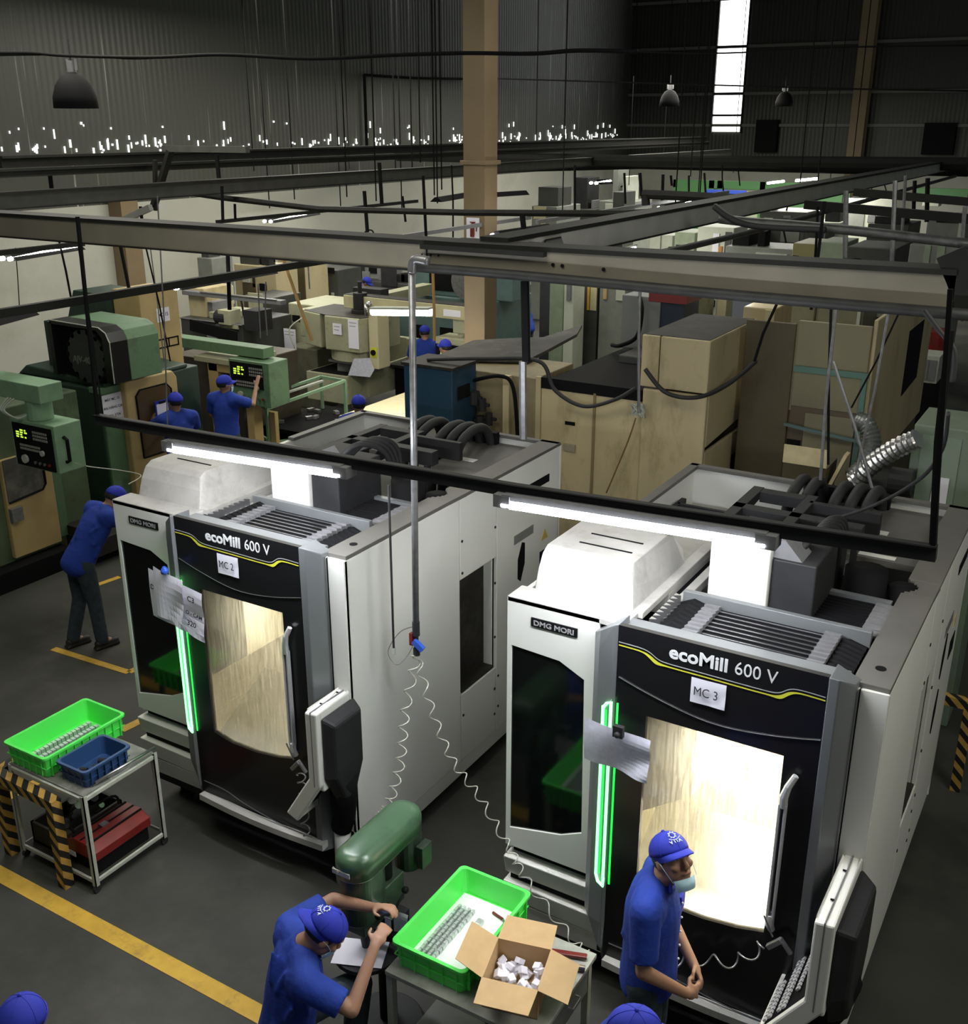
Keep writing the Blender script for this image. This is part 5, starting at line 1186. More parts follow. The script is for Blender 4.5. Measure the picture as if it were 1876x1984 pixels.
for x0,x1,z0,z1,lb in ((-12.2,-12.0,1.72,1.92,'small white label sheet on the grey-green mill head'),(-11.85,-11.62,1.50,2.02,'tall white printed sheet on the grey-green mill head'),(-14.0,-13.7,1.0,1.55,'faded white paper on the column of the grey-green mill')):
    yy = 14.99 if x0 > -13 else 15.69
    w2 = T('paper_notice', lb, 'paper sheet', ((x0+x1)/2,yy,z0)); w2.part('paper', MB().box((x0,yy-.008,z0),(x1,yy-.003,z1)), PAPER)
    w2.part('printed_lines', MB().box((x0+.03,yy-.0095,z1-.06),(x1-.04,yy-.008,z1-.05)).box((x0+.03,yy-.0095,z1-.12),(x1-.06,yy-.008,z1-.11)), GREYM)
# wooden table with boards
wd = T('workbench', 'bright wooden workbench top beside the grey-green milling machine', 'bench', (-9.4,13.3,0))
WOOD = mat('pale_plywood', (.62,.55,.34), .7, var=.1, scale=5, stretch=(1,6,1))
wd.part('bench_top', MB().box((-10.3,12.7,.93),(-8.6,14.6,.98)), WOOD, bevel=.006); wd.part('bench_base', MB().box((-10.2,12.8,0),(-8.7,14.5,.93)), BLACKM)
for i, (x, y, n_) in enumerate(((-9.25,13.4,3),(-9.1,13.9,3),(-8.95,14.25,2))):
    for k in range(n_):
        z = .982+.022*k
        single('small_board', 'small dark-edged board lying stacked on the bright wooden bench', 'board', MB().obox((x+.03*k,y,z+.01),(.34,.10,.02),Matrix.Rotation(.1*k+.1,3,'Z')), mat('board_brown', (.34,.24,.16), .6), (x,y,z), 'boards on the wooden bench')
wk = T('drawing', 'white drawing sheet on the table before the standing worker in the middle', 'paper sheet', (-11.3,16.6,.98)); wk.part('paper', MB().obox((-11.35,16.7,.985),(.42,.30,.004),Matrix.Rotation(.4,3,'Z')), PAPER)
wb2 = T('low_table', 'dark low table beside the grey-green mill holding the drawing', 'table', (-11.3,16.9,0)); wb2.part('table_top', MB().box((-11.85,16.2,.93),(-10.9,18.0,.98)), DARKM); wb2.part('table_base', MB().box((-11.8,16.3,0),(-10.95,17.9,.93)), BLACKM)
# long beige beam arm with hanging panel
a_ = T('pendant_arm', 'long beige horizontal arm carrying a hanging control panel', 'machine arm', (-10.6,15.5,0))
a_.part('arm', MB().box((-12.3,15.45,2.12),(-9.68,15.75,2.36)), mat('cream_arm', (.50,.46,.28), .5, var=.08), bevel=.012); a_.part('arm_top', MB().box((-12.3,15.46,2.36),(-9.68,15.74,2.37)), GRIME)
a_.part('arm_post', MB().box((-9.95,15.5,1.88),(-9.70,15.72,2.14)).cyl((-9.83,15.6,1.80),(-9.83,15.6,1.9),.07), SAND, bevel=.01)
a_.part('arm_label', MB().box((-10.1,15.435,2.17),(-9.75,15.45,2.28)), PAPER)
pc = a_.part('control_panel', MB().box((-10.25,15.4,1.05),(-9.40,15.85,1.80)), SAND, bevel=.012); a_.part('panel_face', MB().box((-10.24,15.385,1.12),(-9.55,15.4,1.68)), BLACKM, pc); keys_panel(a_, pc, -10.2, -9.58, 15.385, 1.15, 1.68)
a_.part('wall_bracket', MB().box((-12.0,15.75,2.14),(-11.75,17.6,2.34)), SAND)
gt = T('grey_cabinet', 'grey-teal machine cabinet with round duct behind the beige arm', 'cabinet', (-11.3,18,0))
gt.part('cabinet_body', MB().box((-12.6,17.6,0),(-10.3,19.0,2.1)), DTEAL, bevel=.02); gt.part('upper_box', MB().box((-12.4,17.7,2.1),(-10.0,18.4,2.7)), DTEAL, bevel=.02)
gt.part('round_duct', MB().cyl((-10.9,17.5,2.45),(-10.9,18.0,2.45),.36,n=28), PIPEM); gt.part('dark_opening', MB().box((-11.9,17.69,2.2),(-11.2,17.7,2.65)), BLACKM)
for x in (-12.3,-11.6,-10.95): gt.part('vent', MB().box((x,17.59,1.0),(x+.35,17.6,1.5)), BLACKM)
# turquoise cabinet with mesh door
tq = T('mesh_cabinet', 'turquoise framed cabinet with wire mesh door beside the column', 'cabinet', (-10.8,19.0,0))
TURQ = mat('turquoise_paint', (.22,.55,.55), .5); tq.part('cabinet_frame', MB().box((-11.25,18.95,0),(-11.18,19.02,2.15)).box((-10.72,18.95,0),(-10.65,19.02,2.25)).box((-11.25,18.95,2.08),(-10.65,19.02,2.2)).box((-11.25,19.0,0),(-10.65,19.8,.9)), TURQ, bevel=.004)
tq.part('mesh', grille(MB(), -11.17, -10.73, 18.97, .9, 2.05, 8, 18, .004), FRAMEG); tq.part('door_sheet', MB().box((-11.1,18.94,1.75),(-10.8,18.955,2.08)), PAPER); tq.part('yellow_strip', MB().box((-10.66,18.94,1.9),(-10.58,18.96,2.3)), mat('bright_yellow', (.7,.62,.08)))
tq.part('back_panel', MB().box((-11.2,19.6,.9),(-10.7,19.65,2.1)), DTEAL)
t2 = T('turquoise_machine', 'turquoise edged machine cabinet behind the bending worker', 'cabinet', (-10.4,21.9,0))
t2.part('cabinet_body', MB().box((-11.6,21.8,0),(-9.6,23.0,2.3)), DARKM, bevel=.01); t2.part('turquoise_edges', MB().box((-10.8,21.74,0),(-10.7,21.8,2.35)).box((-9.75,21.74,0),(-9.66,21.8,2.35)).box((-11.6,21.74,2.25),(-9.6,21.8,2.35)), TURQ)
# --- big beige enclosure, middle
YE = 10.0
e = T('beige_enclosure', 'large oily beige machine enclosure behind the milling machines', 'machine enclosure', (-4.4,11,0))
e.part('enclosure_body', MB().box((-5.28,YE,0),(-4.64,YE+.03,2.64)).box((-4.63,YE,0),(-4.09,YE+.03,2.64)).box((-4.085,YE-.03,0),(-3.40,YE+.03,2.75)).box((-5.28,YE,0),(-5.25,13.2,2.62)).box((-5.28,13.1,0),(-4.0,13.2,2.72)), BEIGE, bevel=.012)
e.part('tall_cabinet', MB().box((-4.12,YE-.035,2.77),(-3.93,11.45,3.30)).box((-3.92,YE-.035,2.77),(-3.40,11.45,3.30)), BEIGE, bevel=.012); e.part('cabinet_top', MB().box((-4.10,YE,3.29),(-3.42,11.42,3.305)), GRIME)
e.part('right_flank', MB().box((-3.43,YE+.03,0),(-3.395,11.45,2.15)).prism([(YE+.03,2.75),(YE+.03,2.2),(11.45,2.3),(11.45,2.75)],0,-3.43,-3.395), BEIGE, bevel=.008)
e.part('dark_slot', MB().box((-3.394,10.9,1.2),(-3.388,11.25,1.9)), BLACKM)
e.part('panel_seam', MB().box((-5.0+.35,YE-.012,0),(-4.62,YE,2.62)), mat('seam_brown', (.22,.16,.08), .6), )
e.part('black_rim', MB().box((-5.28,YE-.01,2.60),(-4.05,YE+.06,2.72)).box((-5.28,YE,2.62),(-4.0,13.2,2.66)), BLACKM)
e.part('pull_slot', MB().box((-4.98,YE-.006,2.23),(-4.86,YE-.001,2.27)), BLACKM)
for x, z in ((-4.98,1.95),(-3.86,1.62)): e.part('small_plate', MB().box((x,YE-.038,z),(x+.14,YE-.001,z+.07)), mat('plate_outline', (.30,.27,.2), .5))
e.part('tank_floor', MB().box((-5.25,YE+.05,2.30),(-3.45,13.1,2.36)), GRIME)
e.part('inner_machine', MB().box((-5.0,11.4,2.3),(-4.4,12.0,2.75)).box((-4.8,11.9,2.3),(-4.0,12.6,2.95)).box((-5.2,12.2,2.3),(-4.7,12.9,2.85)).box((-4.3,11.3,2.3),(-4.1,11.6,2.6)), mat('inner_grey', (.06,.06,.058), .5, var=.3), bevel=.02)
hd_ = e.part('upper_column', MB().box((-5.25,12.0,2.7),(-4.75,12.5,3.35)), mat('column_grey', (.20,.21,.21), .5), bevel=.01)
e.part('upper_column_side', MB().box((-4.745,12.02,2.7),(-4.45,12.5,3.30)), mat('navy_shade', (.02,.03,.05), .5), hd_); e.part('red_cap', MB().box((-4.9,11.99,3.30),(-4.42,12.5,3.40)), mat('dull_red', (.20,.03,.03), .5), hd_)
e.part('column_hose', MB().tube(bez([(-5.0,11.95,3.35),(-4.9,11.8,3.2),(-4.95,11.8,2.9),(-5.2,11.9,2.75),(-5.4,12.1,2.7)],6),.025,8), BLACKM, hd_, smooth=True)
# left block of the enclosure with dark top
e2 = T('grimy_tank', 'long machine body with wide greasy flat top behind the blue cabinet', 'machine body', (-5.9,11.3,0))
e2.part('tank_body', MB().box((-6.55,YE-.02,0),(-5.34,10.9,2.70)), mat('dim_beige', (.24,.20,.11), .5, var=.2, dirt=(.1,.08,.05)), bevel=.012)
TP_ = [atz(*q_, 2.74) for q_ in ((838,696),(917,662),(1008,657),(1052,656),(1128,632),(1118,650),(1055,684),(1023,700))]
e2.part('greasy_top', MB().prism([(v_.x, v_.y) for v_ in TP_],2,2.72,2.76), mat('greasy_top', (.04,.038,.032), .55, var=.4, scale=3, dirt=(.16,.16,.15), dscale=1.6, spec=.3), bevel=.004)
e2.part('side_frame', MB().box((-5.72,YE-.08,0),(-5.64,YE-.02,2.7)).box((-5.34,YE-.02,0),(-5.28,YE+.02,2.72)), BEIGE)
pn = MB(); random.seed(11)
for (x, z, r) in ((-6.05,2.42,.06),(-5.95,2.35,.045),(-5.98,2.15,.05),(-5.86,2.2,.04),(-6.0,1.95,.045),(-5.85,1.9,.06),(-5.98,1.65,.03),(-5.86,1.62,.035)):
    pn.cyl((x,YE-.14,z-.07),(x,YE-.14,z+.07),r,n=12); pn.cyl((x-.08,YE-.12,z),(x+.08,YE-.12,z),.02,n=8)
e2.part('pneumatic_units', pn, DARKM, smooth=False); e2.part('hose_bundle', MB().tube(bez([(-6.1,YE-.1,2.6),(-5.7,YE-.2,2.72),(-5.55,YE-.15,2.6),(-5.50,YE-.12,2.0),(-5.45,YE-.12,1.2)],6),.022,8), BLACKM, smooth=True)
bc = T('electric_cabinet', 'dark blue steel cabinet behind the back of machine MC 2', 'cabinet', (-6.4,9.5,0))
bc.part('cabinet_body', MB().box((-6.72,9.45,1.2),(-6.08,9.95,2.80)), DBLUE, bevel=.012); bc.part('cabinet_legs', MB().box((-6.7,9.5,0),(-6.1,9.9,1.2)), BLACKM); bc.part('cabinet_top', MB().box((-6.74,9.43,2.80),(-6.06,9.97,2.83)), GRIME)
bc.part('side_vent', MB().box((-6.078,9.55,2.45),(-6.07,9.8,2.6)), BLACKM)
# drooping cables on the enclosure
def wire(label, pts, r=.012, m=RUBBER, name='cable', cat='cable', n=8): P = bez(pts, n); return single(name, label, cat, MB().tube(P, r, 6), m, P[0], smooth=True)
wire('thick brown-black cable drooping in front of the beige enclosure', [(-6.5,9.6,2.85),(-5.8,9.7,2.92),aty(1045,700,9.8),aty(1075,755,9.8),aty(1130,787,9.8),aty(1190,775,9.8),aty(1232,752,9.8)], .022)
wire('thick cable sagging from the tall beige cabinet to the right', [aty(1250,715,9.8),aty(1290,760,9.8),aty(1350,770,9.8),aty(1410,745,10.2),aty(1465,700,10.6)], .022)
wire('thin brown cord running down the face of the beige enclosure', [aty(1232,810,9.9),aty(1215,860,9.9),aty(1175,955,9.9)], .008, mat('brown_cord', (.18,.10,.04)))
single('cable_knot', 'tangled cord knot hanging on the beige enclosure face', 'cable', MB().tube([V3(aty(1237,795,9.85))+V3((.08*math.cos(i*1.3),.02*math.sin(i*2.1),.07*math.sin(i*1.9))) for i in range(30)],.010,5), FRAMEG, aty(1237,795,9.85), smooth=True)
# --- right enclosure
r_ = T('beige_enclosure', 'stained beige-brown enclosure with greenish-grey panels at right', 'machine enclosure', (-2.7,12,0))
r_.part('brown_panel', MB().box((-3.32,10.8,0),(-2.80,10.84,3.40)), BROWNG, bevel=.01); r_.part('back_body', MB().box((-3.30,10.84,0),(-2.06,14.3,2.5)), BROWNG)
r_.part('upper_panel', MB().box((-2.78,10.8,2.98),(-2.06,10.84,3.44)), mat('olive_panel', (.22,.20,.12), .5, var=.12, scale=2), bevel=.01)
r_.part('teal_band', MB().box((-2.78,10.78,2.92),(-2.04,10.80,2.98)).box((-2.10,10.78,1.2),(-2.05,10.80,2.92)), mat('dull_teal', (.10,.20,.17), .5)); r_.part('mid_panel', MB().box((-2.78,10.8,2.56),(-2.10,10.84,2.92)), mat('olive_panel', (.22,.20,.12)), bevel=.006)
r_.part('lower_recess', MB().box((-2.78,10.82,1.2),(-2.10,10.84,2.55)), mat('recess_brown', (.10,.075,.045), .6)); r_.part('recess_door', MB().box((-2.62,10.80,1.6),(-2.12,10.815,2.5)), mat('olive_panel', (.22,.20,.12)), )
r_.part('recess_opening', MB().box((-2.78,10.79,1.7),(-2.64,10.80,2.2)), BLACKM)
r_.part('right_flank', MB().box((-2.06,10.84,1.8),(-2.02,14.3,3.50)), BEIGE, bevel=.01); r_.part('flank_window', MB().prism([(12.7,2.35),(13.6,2.4),(13.6,3.1),(12.7,3.1)],0,-2.02,-2.012), BLACKM)
r_.part('rail', MB().bar((-2.8,10.7,2.38),(-2.0,10.7,2.30),.03), DTEAL)
wbx = T('wooden_crate', 'broken pale wooden crate behind the back of machine MC 3', 'crate', (-2.2,9.6,0))
wbx.part('stand', MB().box((-2.45,9.5,0),(-2.05,9.9,2.0)), BLACKM); wbx.part('crate_side', MB().box((-2.46,9.48,2.35),(-2.06,9.5,2.52)), mat('crate_wood', (.50,.42,.25), .7, var=.15, scale=8)); wbx.part('crate_body', MB().box((-2.46,9.50,2.0),(-2.06,9.9,2.34)), BROWNG)
wbx.part('loose_slat', MB().obox((-2.0,9.6,2.25),(.03,.12,.5),Matrix.Rotation(.35,3,'Y')), mat('crate_wood', (.5,.42,.25)))
# flexible duct
fd = T('flexible_duct', 'shiny silver flexible duct bent by the green cabinet at right', 'duct', (-1.6,9.5,2.3)); ALF = mat('crinkled_foil', (.55,.55,.56), .28, metal=.95, bump=.3, scale=10)
def ribbed(pts, r): P = bez(pts, 10); return MB().tube(P, [r*(1+.08*(1 if i % 2 else -1)) for i in range(len(P))], 18)
fd.part('duct_straight', ribbed([aty(1655,930,9.5),aty(1690,900,9.45),aty(1735,870,9.4),aty(1780,850,9.35)], .085), ALF); fd.part('duct_bend', ribbed([aty(1650,925,9.5),aty(1675,900,9.6),aty(1690,860,9.7),aty(1680,825,9.75),aty(1662,815,9.8)], .08), mat('dull_foil', (.25,.26,.25), .4, metal=.8))
single('duct_stand', 'dark engine-like unit under the silver duct', 'machine unit', MB().box((-1.75,9.5,0),(-1.35,10.1,2.25)).cyl((-1.5,9.45,2.35),(-1.3,9.45,2.35),.12).box((-1.7,9.45,2.2),(-1.3,9.9,2.28)), DARKM, (-1.5,9.8,0), bevel=.01)
gc = T('electric_cabinet', 'pale green electric cabinet near the right edge behind MC 3', 'cabinet', (-1.1,9.9,0))
gc.part('cabinet_body', MB().box((-1.38,9.6,0),(-.72,10.3,2.84)), mat('grey_green_cab', (.17,.22,.16), .5, var=.08), bevel=.012); gc.part('cabinet_door', MB().box((-1.30,9.585,1.6),(-.98,9.60,2.76)), mat('grey_green_door', (.20,.26,.20), .5)); gc.part('white_labels', MB().box((-1.16,9.57,2.15),(-1.03,9.585,2.40)), PAPER)
# pail, boxes, lights beyond
def PB(name, label, cat, px0, py0, px1, py1, y, d, m, bevel=.01, **k):
    a, b = PX(px0,py0,px1,py1,y,d); return single(name, label, cat, MB().box(a,b), m, ((a[0]+b[0])/2,(a[1]+b[1])/2,a[2]), bevel=bevel, **k)
cbz = T('parts_cabinet', 'small white drawer cabinet by the right edge beyond the enclosures', 'cabinet', aty(1800,740,16))
a, b = PX(1781,690,1818,742,16,.5); cbz.part('cabinet_body', MB().box(a,b), FRAMEG); cbz.part('drawer_fronts', MB().box((a[0]+.03,15.98,a[2]+.04),(a[0]+.12,16,b[2]-.05)).box((b[0]-.12,15.98,a[2]+.04),(b[0]-.03,16,b[2]-.05)), GREYM); cbz.part('base', MB().box((a[0],16,0),(b[0],16.5,a[2])), BLACKM)
a = aty(1812,665,17); single('red_drum', 'dull red drum standing beyond the white drawer cabinet', 'drum', MB().cyl((a.x,17,0),(a.x,17,a.z+.2),.25,n=20), RED, (a.x,17,0))
a = atz(1765,752,.0); single('red_tray', 'red plastic tray on the floor at the right', 'tray', MB().box((a.x-.3,a.y-.2,0),(a.x+.3,a.y+.2,.12)), RED, (a.x,a.y,0), bevel=.01)

# ================================================================ FAR MACHINES
PALE = mat('pale_cabinet', (.50,.52,.44), .5, var=.06); PALEG = mat('pale_green_cab', (.26,.31,.22), .5, var=.1); GREYC = mat('mid_grey_cab', (.20,.21,.19), .5, var=.1)
DARKC = mat('dark_far_machine', (.045,.047,.042), .5, var=.3, scale=2); CREAMF = mat('cream_far', (.58,.52,.32), .5, var=.08); ORANGE = mat('orange_strip', (.45,.20,.04), .5); WGREEN = mat('wall_green', (.07,.20,.07), .5)
def FM(name, label, cat, r, y, d, m, parts=(), tops=(), floor=True, group=None):
    a, b = PX(*r, y, d); z0 = 0 if floor else a[2]
    t = T(name, label, cat, ((a[0]+b[0])/2, y+d/2, z0), group)
    t.part('body' if not floor else 'machine_body', MB().box((a[0],a[1],z0), b), m, bevel=.015)
    W_, H_ = b[0]-a[0], b[2]-a[2]
    for nm, u0, v0, u1, v1, mm in parts:      # on the front face, v from the top
        t.part(nm, MB().box((a[0]+W_*u0, y-.03, b[2]-H_*v1), (a[0]+W_*u1, y, b[2]-H_*v0)), mm, bevel=.004)
    rs = random.Random(int(r[0]*7+r[1]*3))
    if floor and W_ > .9:
        g_ = min(2.2, H_)
        for k in range(rs.randint(1, 3)):
            u = rs.uniform(.08,.8); v_ = rs.uniform(.05,.5); wu = rs.uniform(.06,.2); hv = rs.uniform(.05,.2)
            t.part(rs.choice(['access_panel','vent','gauge_box']), MB().box((a[0]+W_*u, y-.05, b[2]-g_*(v_+hv)), (a[0]+W_*min(.98,u+wu), y, b[2]-g_*v_)), rs.choice([GREYM, DARKM, BLACKM, FRAMEG if m is not DARKC else GREYM]), bevel=.004)
        for k in range(rs.randint(1, 3)):
            u = rs.uniform(.05,.8); hh_ = rs.uniform(.08,.35); wu = rs.uniform(.06,.22)
            t.part(rs.choice(['motor','cable_box','pump']), MB().box((a[0]+W_*u, y+d*.2, b[2]), (a[0]+W_*(u+wu), y+d*.5, b[2]+hh_)), rs.choice([DARKM, BLACKM, GREYM]), bevel=.01)
        u = rs.uniform(.2,.6); p0 = Vector((a[0]+W_*u, y+d*.3, b[2]))
        t.part('hose', MB().tube(bez([p0, p0+Vector((.1,0,.35)), p0+Vector((.35,0,.4)), p0+Vector((.5,-.1,.1))],5), .02, 6), BLACKM, smooth=True)
    for nm, u0, h0, u1, h1, mm in tops:       # blocks standing on the top
        t.part(nm, MB().box((a[0]+W_*u0, y+d*.15, b[2]+h0), (a[0]+W_*u1, y+d*.7, b[2]+h1)), mm, bevel=.01)
    return t
bm_ = FM('boring_machine','dark boring machine with a tan drawer box left of the grey-green mill','machine',(352,622,470,660),14.6,1.4,DARKC,
   (('cream_cover',.62,.05,.95,.25,SAND),('rail',.0,.0,1.0,.05,GREYM)), (('tan_box',.03,0,.30,.55,BEIGE),('carriage',.35,0,.62,.12,SAND)))
_a = PX(352,622,470,660,14.6,1.4)[0]; _b = PX(352,622,470,660,14.6,1.4)[1]; _o = Vector(bm_.o.location)
for nm_2, mb_2, m_2 in (('long_rail', MB().box((_a[0],14.7,_b[2]+.42),(_b[0]+.9,14.85,_b[2]+.50)), GREYM), ('bright_rail', MB().box((_a[0]+.5,14.68,_b[2]+.50),(_b[0]+.8,14.72,_b[2]+.52)), STEEL),
    ('feed_box', MB().box((_b[0]-.5,14.5,_b[2]-.02),(_b[0]-.2,14.8,_b[2]+.25)), SAND), ('spindle_box', MB().box((_b[0]+.05,14.6,_b[2]-.1),(_b[0]+.4,15.0,_b[2]+.28)), DARKM),
    ('hand_wheel', MB().cyl((_b[0]-.7,14.55,_b[2]-.25),(_b[0]-.7,14.50,_b[2]-.25),.14,n=20), STEEL), ('chip_guard', MB().obox(((_a[0]+_b[0])/2+.2,14.45,_b[2]-.15),(1.2,.03,.22),Matrix.Rotation(.1,3,'Y')), BLACKM),
    ('cutter_head', MB().cyl((_a[0]+1.0,14.6,_b[2]+.1),(_a[0]+1.25,14.6,_b[2]+.1),.13,n=16), DARKM)):
    bm_.part(nm_2, mb_2, m_2, bevel=.006)
FM('tan_cabinet','tall tan cabinet behind the dark boring machine','cabinet',(456,515,536,590),17.2,.7,BEIGE,(('dark_door',.2,.45,.5,.8,BROWNG),('pull',.45,.25,.5,.55,DARKM)),(('cable_box',.1,0,.5,.2,DARKC),))
FM('notice_plate','white plate with pinned paper on a dark post by the tan cabinet','sign',(418,552,450,588),16.2,.06,PALE,(('pinned_paper',.5,.0,1.0,.75,PAPER),('dark_patch',.35,.25,.6,.8,GREYM)),floor=False)
FM('grey_lathe','dark lathe with cream headstock in the left background','machine',(474,575,528,640),16.1,.9,DARKC,(('headstock',.2,-.1,.7,.35,SAND),('bright_sheet',.3,1.1,1.0,1.25,PAPER)))
FM('brown_column_machine','tall olive column machine in front of the left wall','machine',(540,500,592,590),18.4,.8,BEIGE,(('dark_side',.55,.0,1.0,1.0,BROWNG),))
FM('black_control_box','black control box with tilted lid behind the grey-green mill','control box',(604,522,655,580),19.5,.9,DARKC,(('lid',.05,-.08,.9,.1,BLACKM),('small_lamp',.75,.75,.85,.85,FRAMEG)))
FM('white_notice_board','small white board hanging on a wire left of the black control box','sign',(583,520,601,548),19,.04,PALE,floor=False)
FM('dark_workbench_row','dark row of cluttered machines along the left wall behind the beige arm','machine row',(655,545,800,580),21.8,1.2,DARKC,(('vice',.35,-.5,.45,.1,GREYM),('tool_rack',.6,-.9,.8,.2,DARKM)),(('lathe_head',.05,0,.25,.5,DARKC),('chuck',.5,0,.6,.35,GREYM)))
FM('grey_machine','tall grey machine at the left wall above the beige arm','machine',(672,480,745,548),22.2,.8,GREYC,(('dark_panel',.1,.2,.4,.8,DARKC),('hose_coil',.6,.3,.8,.7,BLACKM)))
FM('wall_shelf_machine','dim machine top with pipes seen over the left rail','machine',(382,500,410,512),15.9,.6,GREYC,(),(('motor_box',.1,0,.6,.15,DARKC),))
FM('white_machine','pale machine with cream door left of the far white machines','machine',(1030,400,1078,470),27,1.5,GREYC,(('cream_door',.1,.0,.6,.35,CREAMF),('cream_leg',.4,.45,.6,1.0,CREAMF)),(('dark_top',.1,0,.9,.5,DARKC),))
FM('dark_press','dark press with thick hoses in the centre background','machine',(1085,405,1150,460),30,1.5,DARKC,(('lever',.2,.1,.3,.9,BLACKM),),(('press_head',.3,0,.7,.9,DARKM),))
FM('pale_machine','pale machine cluster with hanging hoses left of the green wall','machine',(1160,390,1225,440),30,1.5,GREYC,(('white_panel',.2,.1,.45,.5,PALE),('grey_panel',.55,.0,.8,.7,DARKC)),(('tower',.3,0,.45,.9,GREYC),('tower',.6,0,.75,.7,PALE)))
FM('dark_tower_machine','dark narrow tower machine hanging cables before the white wall','machine',(1188,372,1210,400),29,.8,DARKC)
FM('cream_lathe','cream machine hood bright under its own lamp below the diagonal beam','machine',(1178,500,1245,560),22.7,1.2,CREAMF,(('hood_side',.75,.0,1.0,1.0,PALE),))
FM('pale_cabinet','tall pale cabinet left of the orange-edged cabinet','cabinet',(1258,455,1302,520),25,1.0,PALE,(('door_gap',.48,.02,.52,1.0,GREYC),),group=None)
FM('pale_cabinet','tall pale cabinet with dark control keys on its side','cabinet',(1306,450,1345,520),24.5,1.0,PALEG,(('control_keys',.1,.35,.4,.9,DARKM),('round_plate',.55,.3,.8,.5,FRAMEG)))
FM('pale_cabinet','pale cabinet with orange strip and pinned sheet','cabinet',(1350,440,1420,520),24,1.0,PALE,(('orange_strip',.62,.45,.72,1.0,ORANGE),('pinned_sheet',.45,.15,.62,.6,PAPER),('dark_rack',.78,.1,.95,.95,DARKC)))
FM('pale_cabinet','low bright cabinet right of the orange-strip cabinet','cabinet',(1432,450,1465,520),26,1.0,PALE,(('orange_strip',.75,.2,.9,1.0,ORANGE),))
FM('picture_cabinet','grey-green cabinet with a white framed notice, below the long beam','cabinet',(1065,540,1092,618),19.5,1.0,PALEG,())
FM('notice_cabinet','bright white notice cabinet beside the grey-green cabinet','cabinet',(1093,545,1112,612),19.3,.5,PALE,(('dark_drawing',.3,.1,.75,.55,GREYM),))
FM('dark_machine','dark machine with yellow posts below the long beam','machine',(1116,545,1158,600),20,1.2,DARKC,(('yellow_post',.55,.0,.66,1.0,BARYEL),('cream_door',.7,.1,.98,1.0,CREAMF)))
FM('grey_control_unit','grey unit with white and pink labels in the middle distance','machine',(1162,545,1215,590),20,1.2,GREYC,(('label_column',.15,.1,.28,.8,CARD),('white_sheet',.62,.2,.95,.8,PALE)))
FM('machine_with_head','pale machine bed with dark twin head behind the beige enclosure','machine',(1225,578,1330,612),17,1.4,SAND,(),(('twin_head',.35,0,.7,.40,DARKM),('dark_top',.0,0,.3,.1,BLACKM)))
FM('sheet_metal_machine','pale sheet metal machine with round hole behind the tall beige cabinet','machine',(1320,560,1390,598),19,1.2,PALE,(('round_hole',.3,.3,.42,.6,BLACKM),('black_slot',.6,.5,.95,.85,BLACKM)))
FM('tan_pipe_post','tan round post among the machines right of centre','post',(1390,560,1408,600),18,.3,CREAMF)
FM('long_blue_grey_box','blue-grey box behind the brown enclosure','box',(1420,578,1462,600),16,1.0,mat('blue_grey', (.16,.17,.21), .5),())
FM('yellow_open_box','open yellowish crate above the brown enclosure','crate',(1440,596,1502,622),13.5,.8,BEIGE,(('bright_side',.7,.1,1.0,1.0,CREAMF),))
FM('olive_panels','olive cabinet panels beyond the right enclosure','cabinet',(1512,560,1675,640),16,1.0,mat('olive_cab', (.20,.19,.12), .5, var=.1),(('panel_seam',.42,.0,.44,1.0,BROWNG),('white_edge',.93,.0,.97,1.0,PALE)))
FM('white_cloth_machine','dark machine with white sheets right of the olive panels','machine',(1680,560,1728,620),17,1.0,DARKC,(('white_sheet',.4,.5,.9,.9,PALE),))
FM('cream_tower','tall cream cabinet flank right of the enclosures','cabinet',(1752,572,1790,700),17.5,.8,PALE,(('dark_edge',.0,.0,.12,.9,DARKC),))
FM('dark_machine_row','dark row of machines under the pipes at right','machine row',(1470,410,1560,475),27,1.5,DARKC,(('white_part',.1,.2,.3,.5,PALE),('grey_front',.5,.4,.9,.9,GREYC)))
FM('white_table','white table with stacked items in the bright area at right','table',(1555,430,1625,470),29,1.0,PALE,(('dark_gap',.1,.3,.35,1.0,DARKC),('blue_item',.45,.3,.6,.9,BINBLUE),('dark_gap',.65,.3,.9,1.0,DARKC)),(('monitor',.55,0,.95,.35,DARKM),('white_box',.1,0,.4,.3,PALE)))
FM('white_curtain','pale hanging sheet partition beyond the white table','partition',(1640,385,1730,455),31,.1,PALE,(('grey_fold',.0,.3,.4,1.0,GREYC),))
FM('dark_block_machine','dark block-shaped machine before the pale partition','machine',(1680,435,1760,470),26,1.5,DARKC,(),(('step',.1,0,.8,.15,DARKM),))
FM('grey_cabinet','grey cabinet with dark monitor at the right edge','cabinet',(1795,425,1866,465),24,1.0,GREYC,(('dark_monitor',.25,-.35,.85,.15,BLACKM),('white_post',.88,-.4,1.0,1.0,PALE)))
FM('wall_unit','white wall unit over the dark machines at right','cabinet',(1788,385,1820,400),33,.5,PALE,(),floor=False)
FM('yellowish_machine','olive-yellow machine under the silver pipe at right','machine',(1535,472,1582,512),22,1.2,mat('olive_yellow', (.24,.22,.10), .5),(('dark_hole',.05,.6,.3,1.0,BLACKM),))
FM('green_machine','dim green machine between the silver pipe and the long beam','machine',(1582,470,1635,512),21.5,1.2,PALEG,(('white_tray',.3,.75,.95,1.0,PALE),))
FM('dark_conveyor','dark conveyor machine with row of rollers at right','machine',(1640,480,1735,520),21,1.4,DARKC,(('roller_row',.0,.85,1.0,.95,GREYM),))
FM('panelled_cabinet','dim grey panels with pale posts at the far right','cabinet',(1760,475,1860,530),20,1.0,GREYC,(('pale_post',.3,.0,.42,1.0,PALEG),('pale_post',.55,.0,.7,1.0,PALEG)))
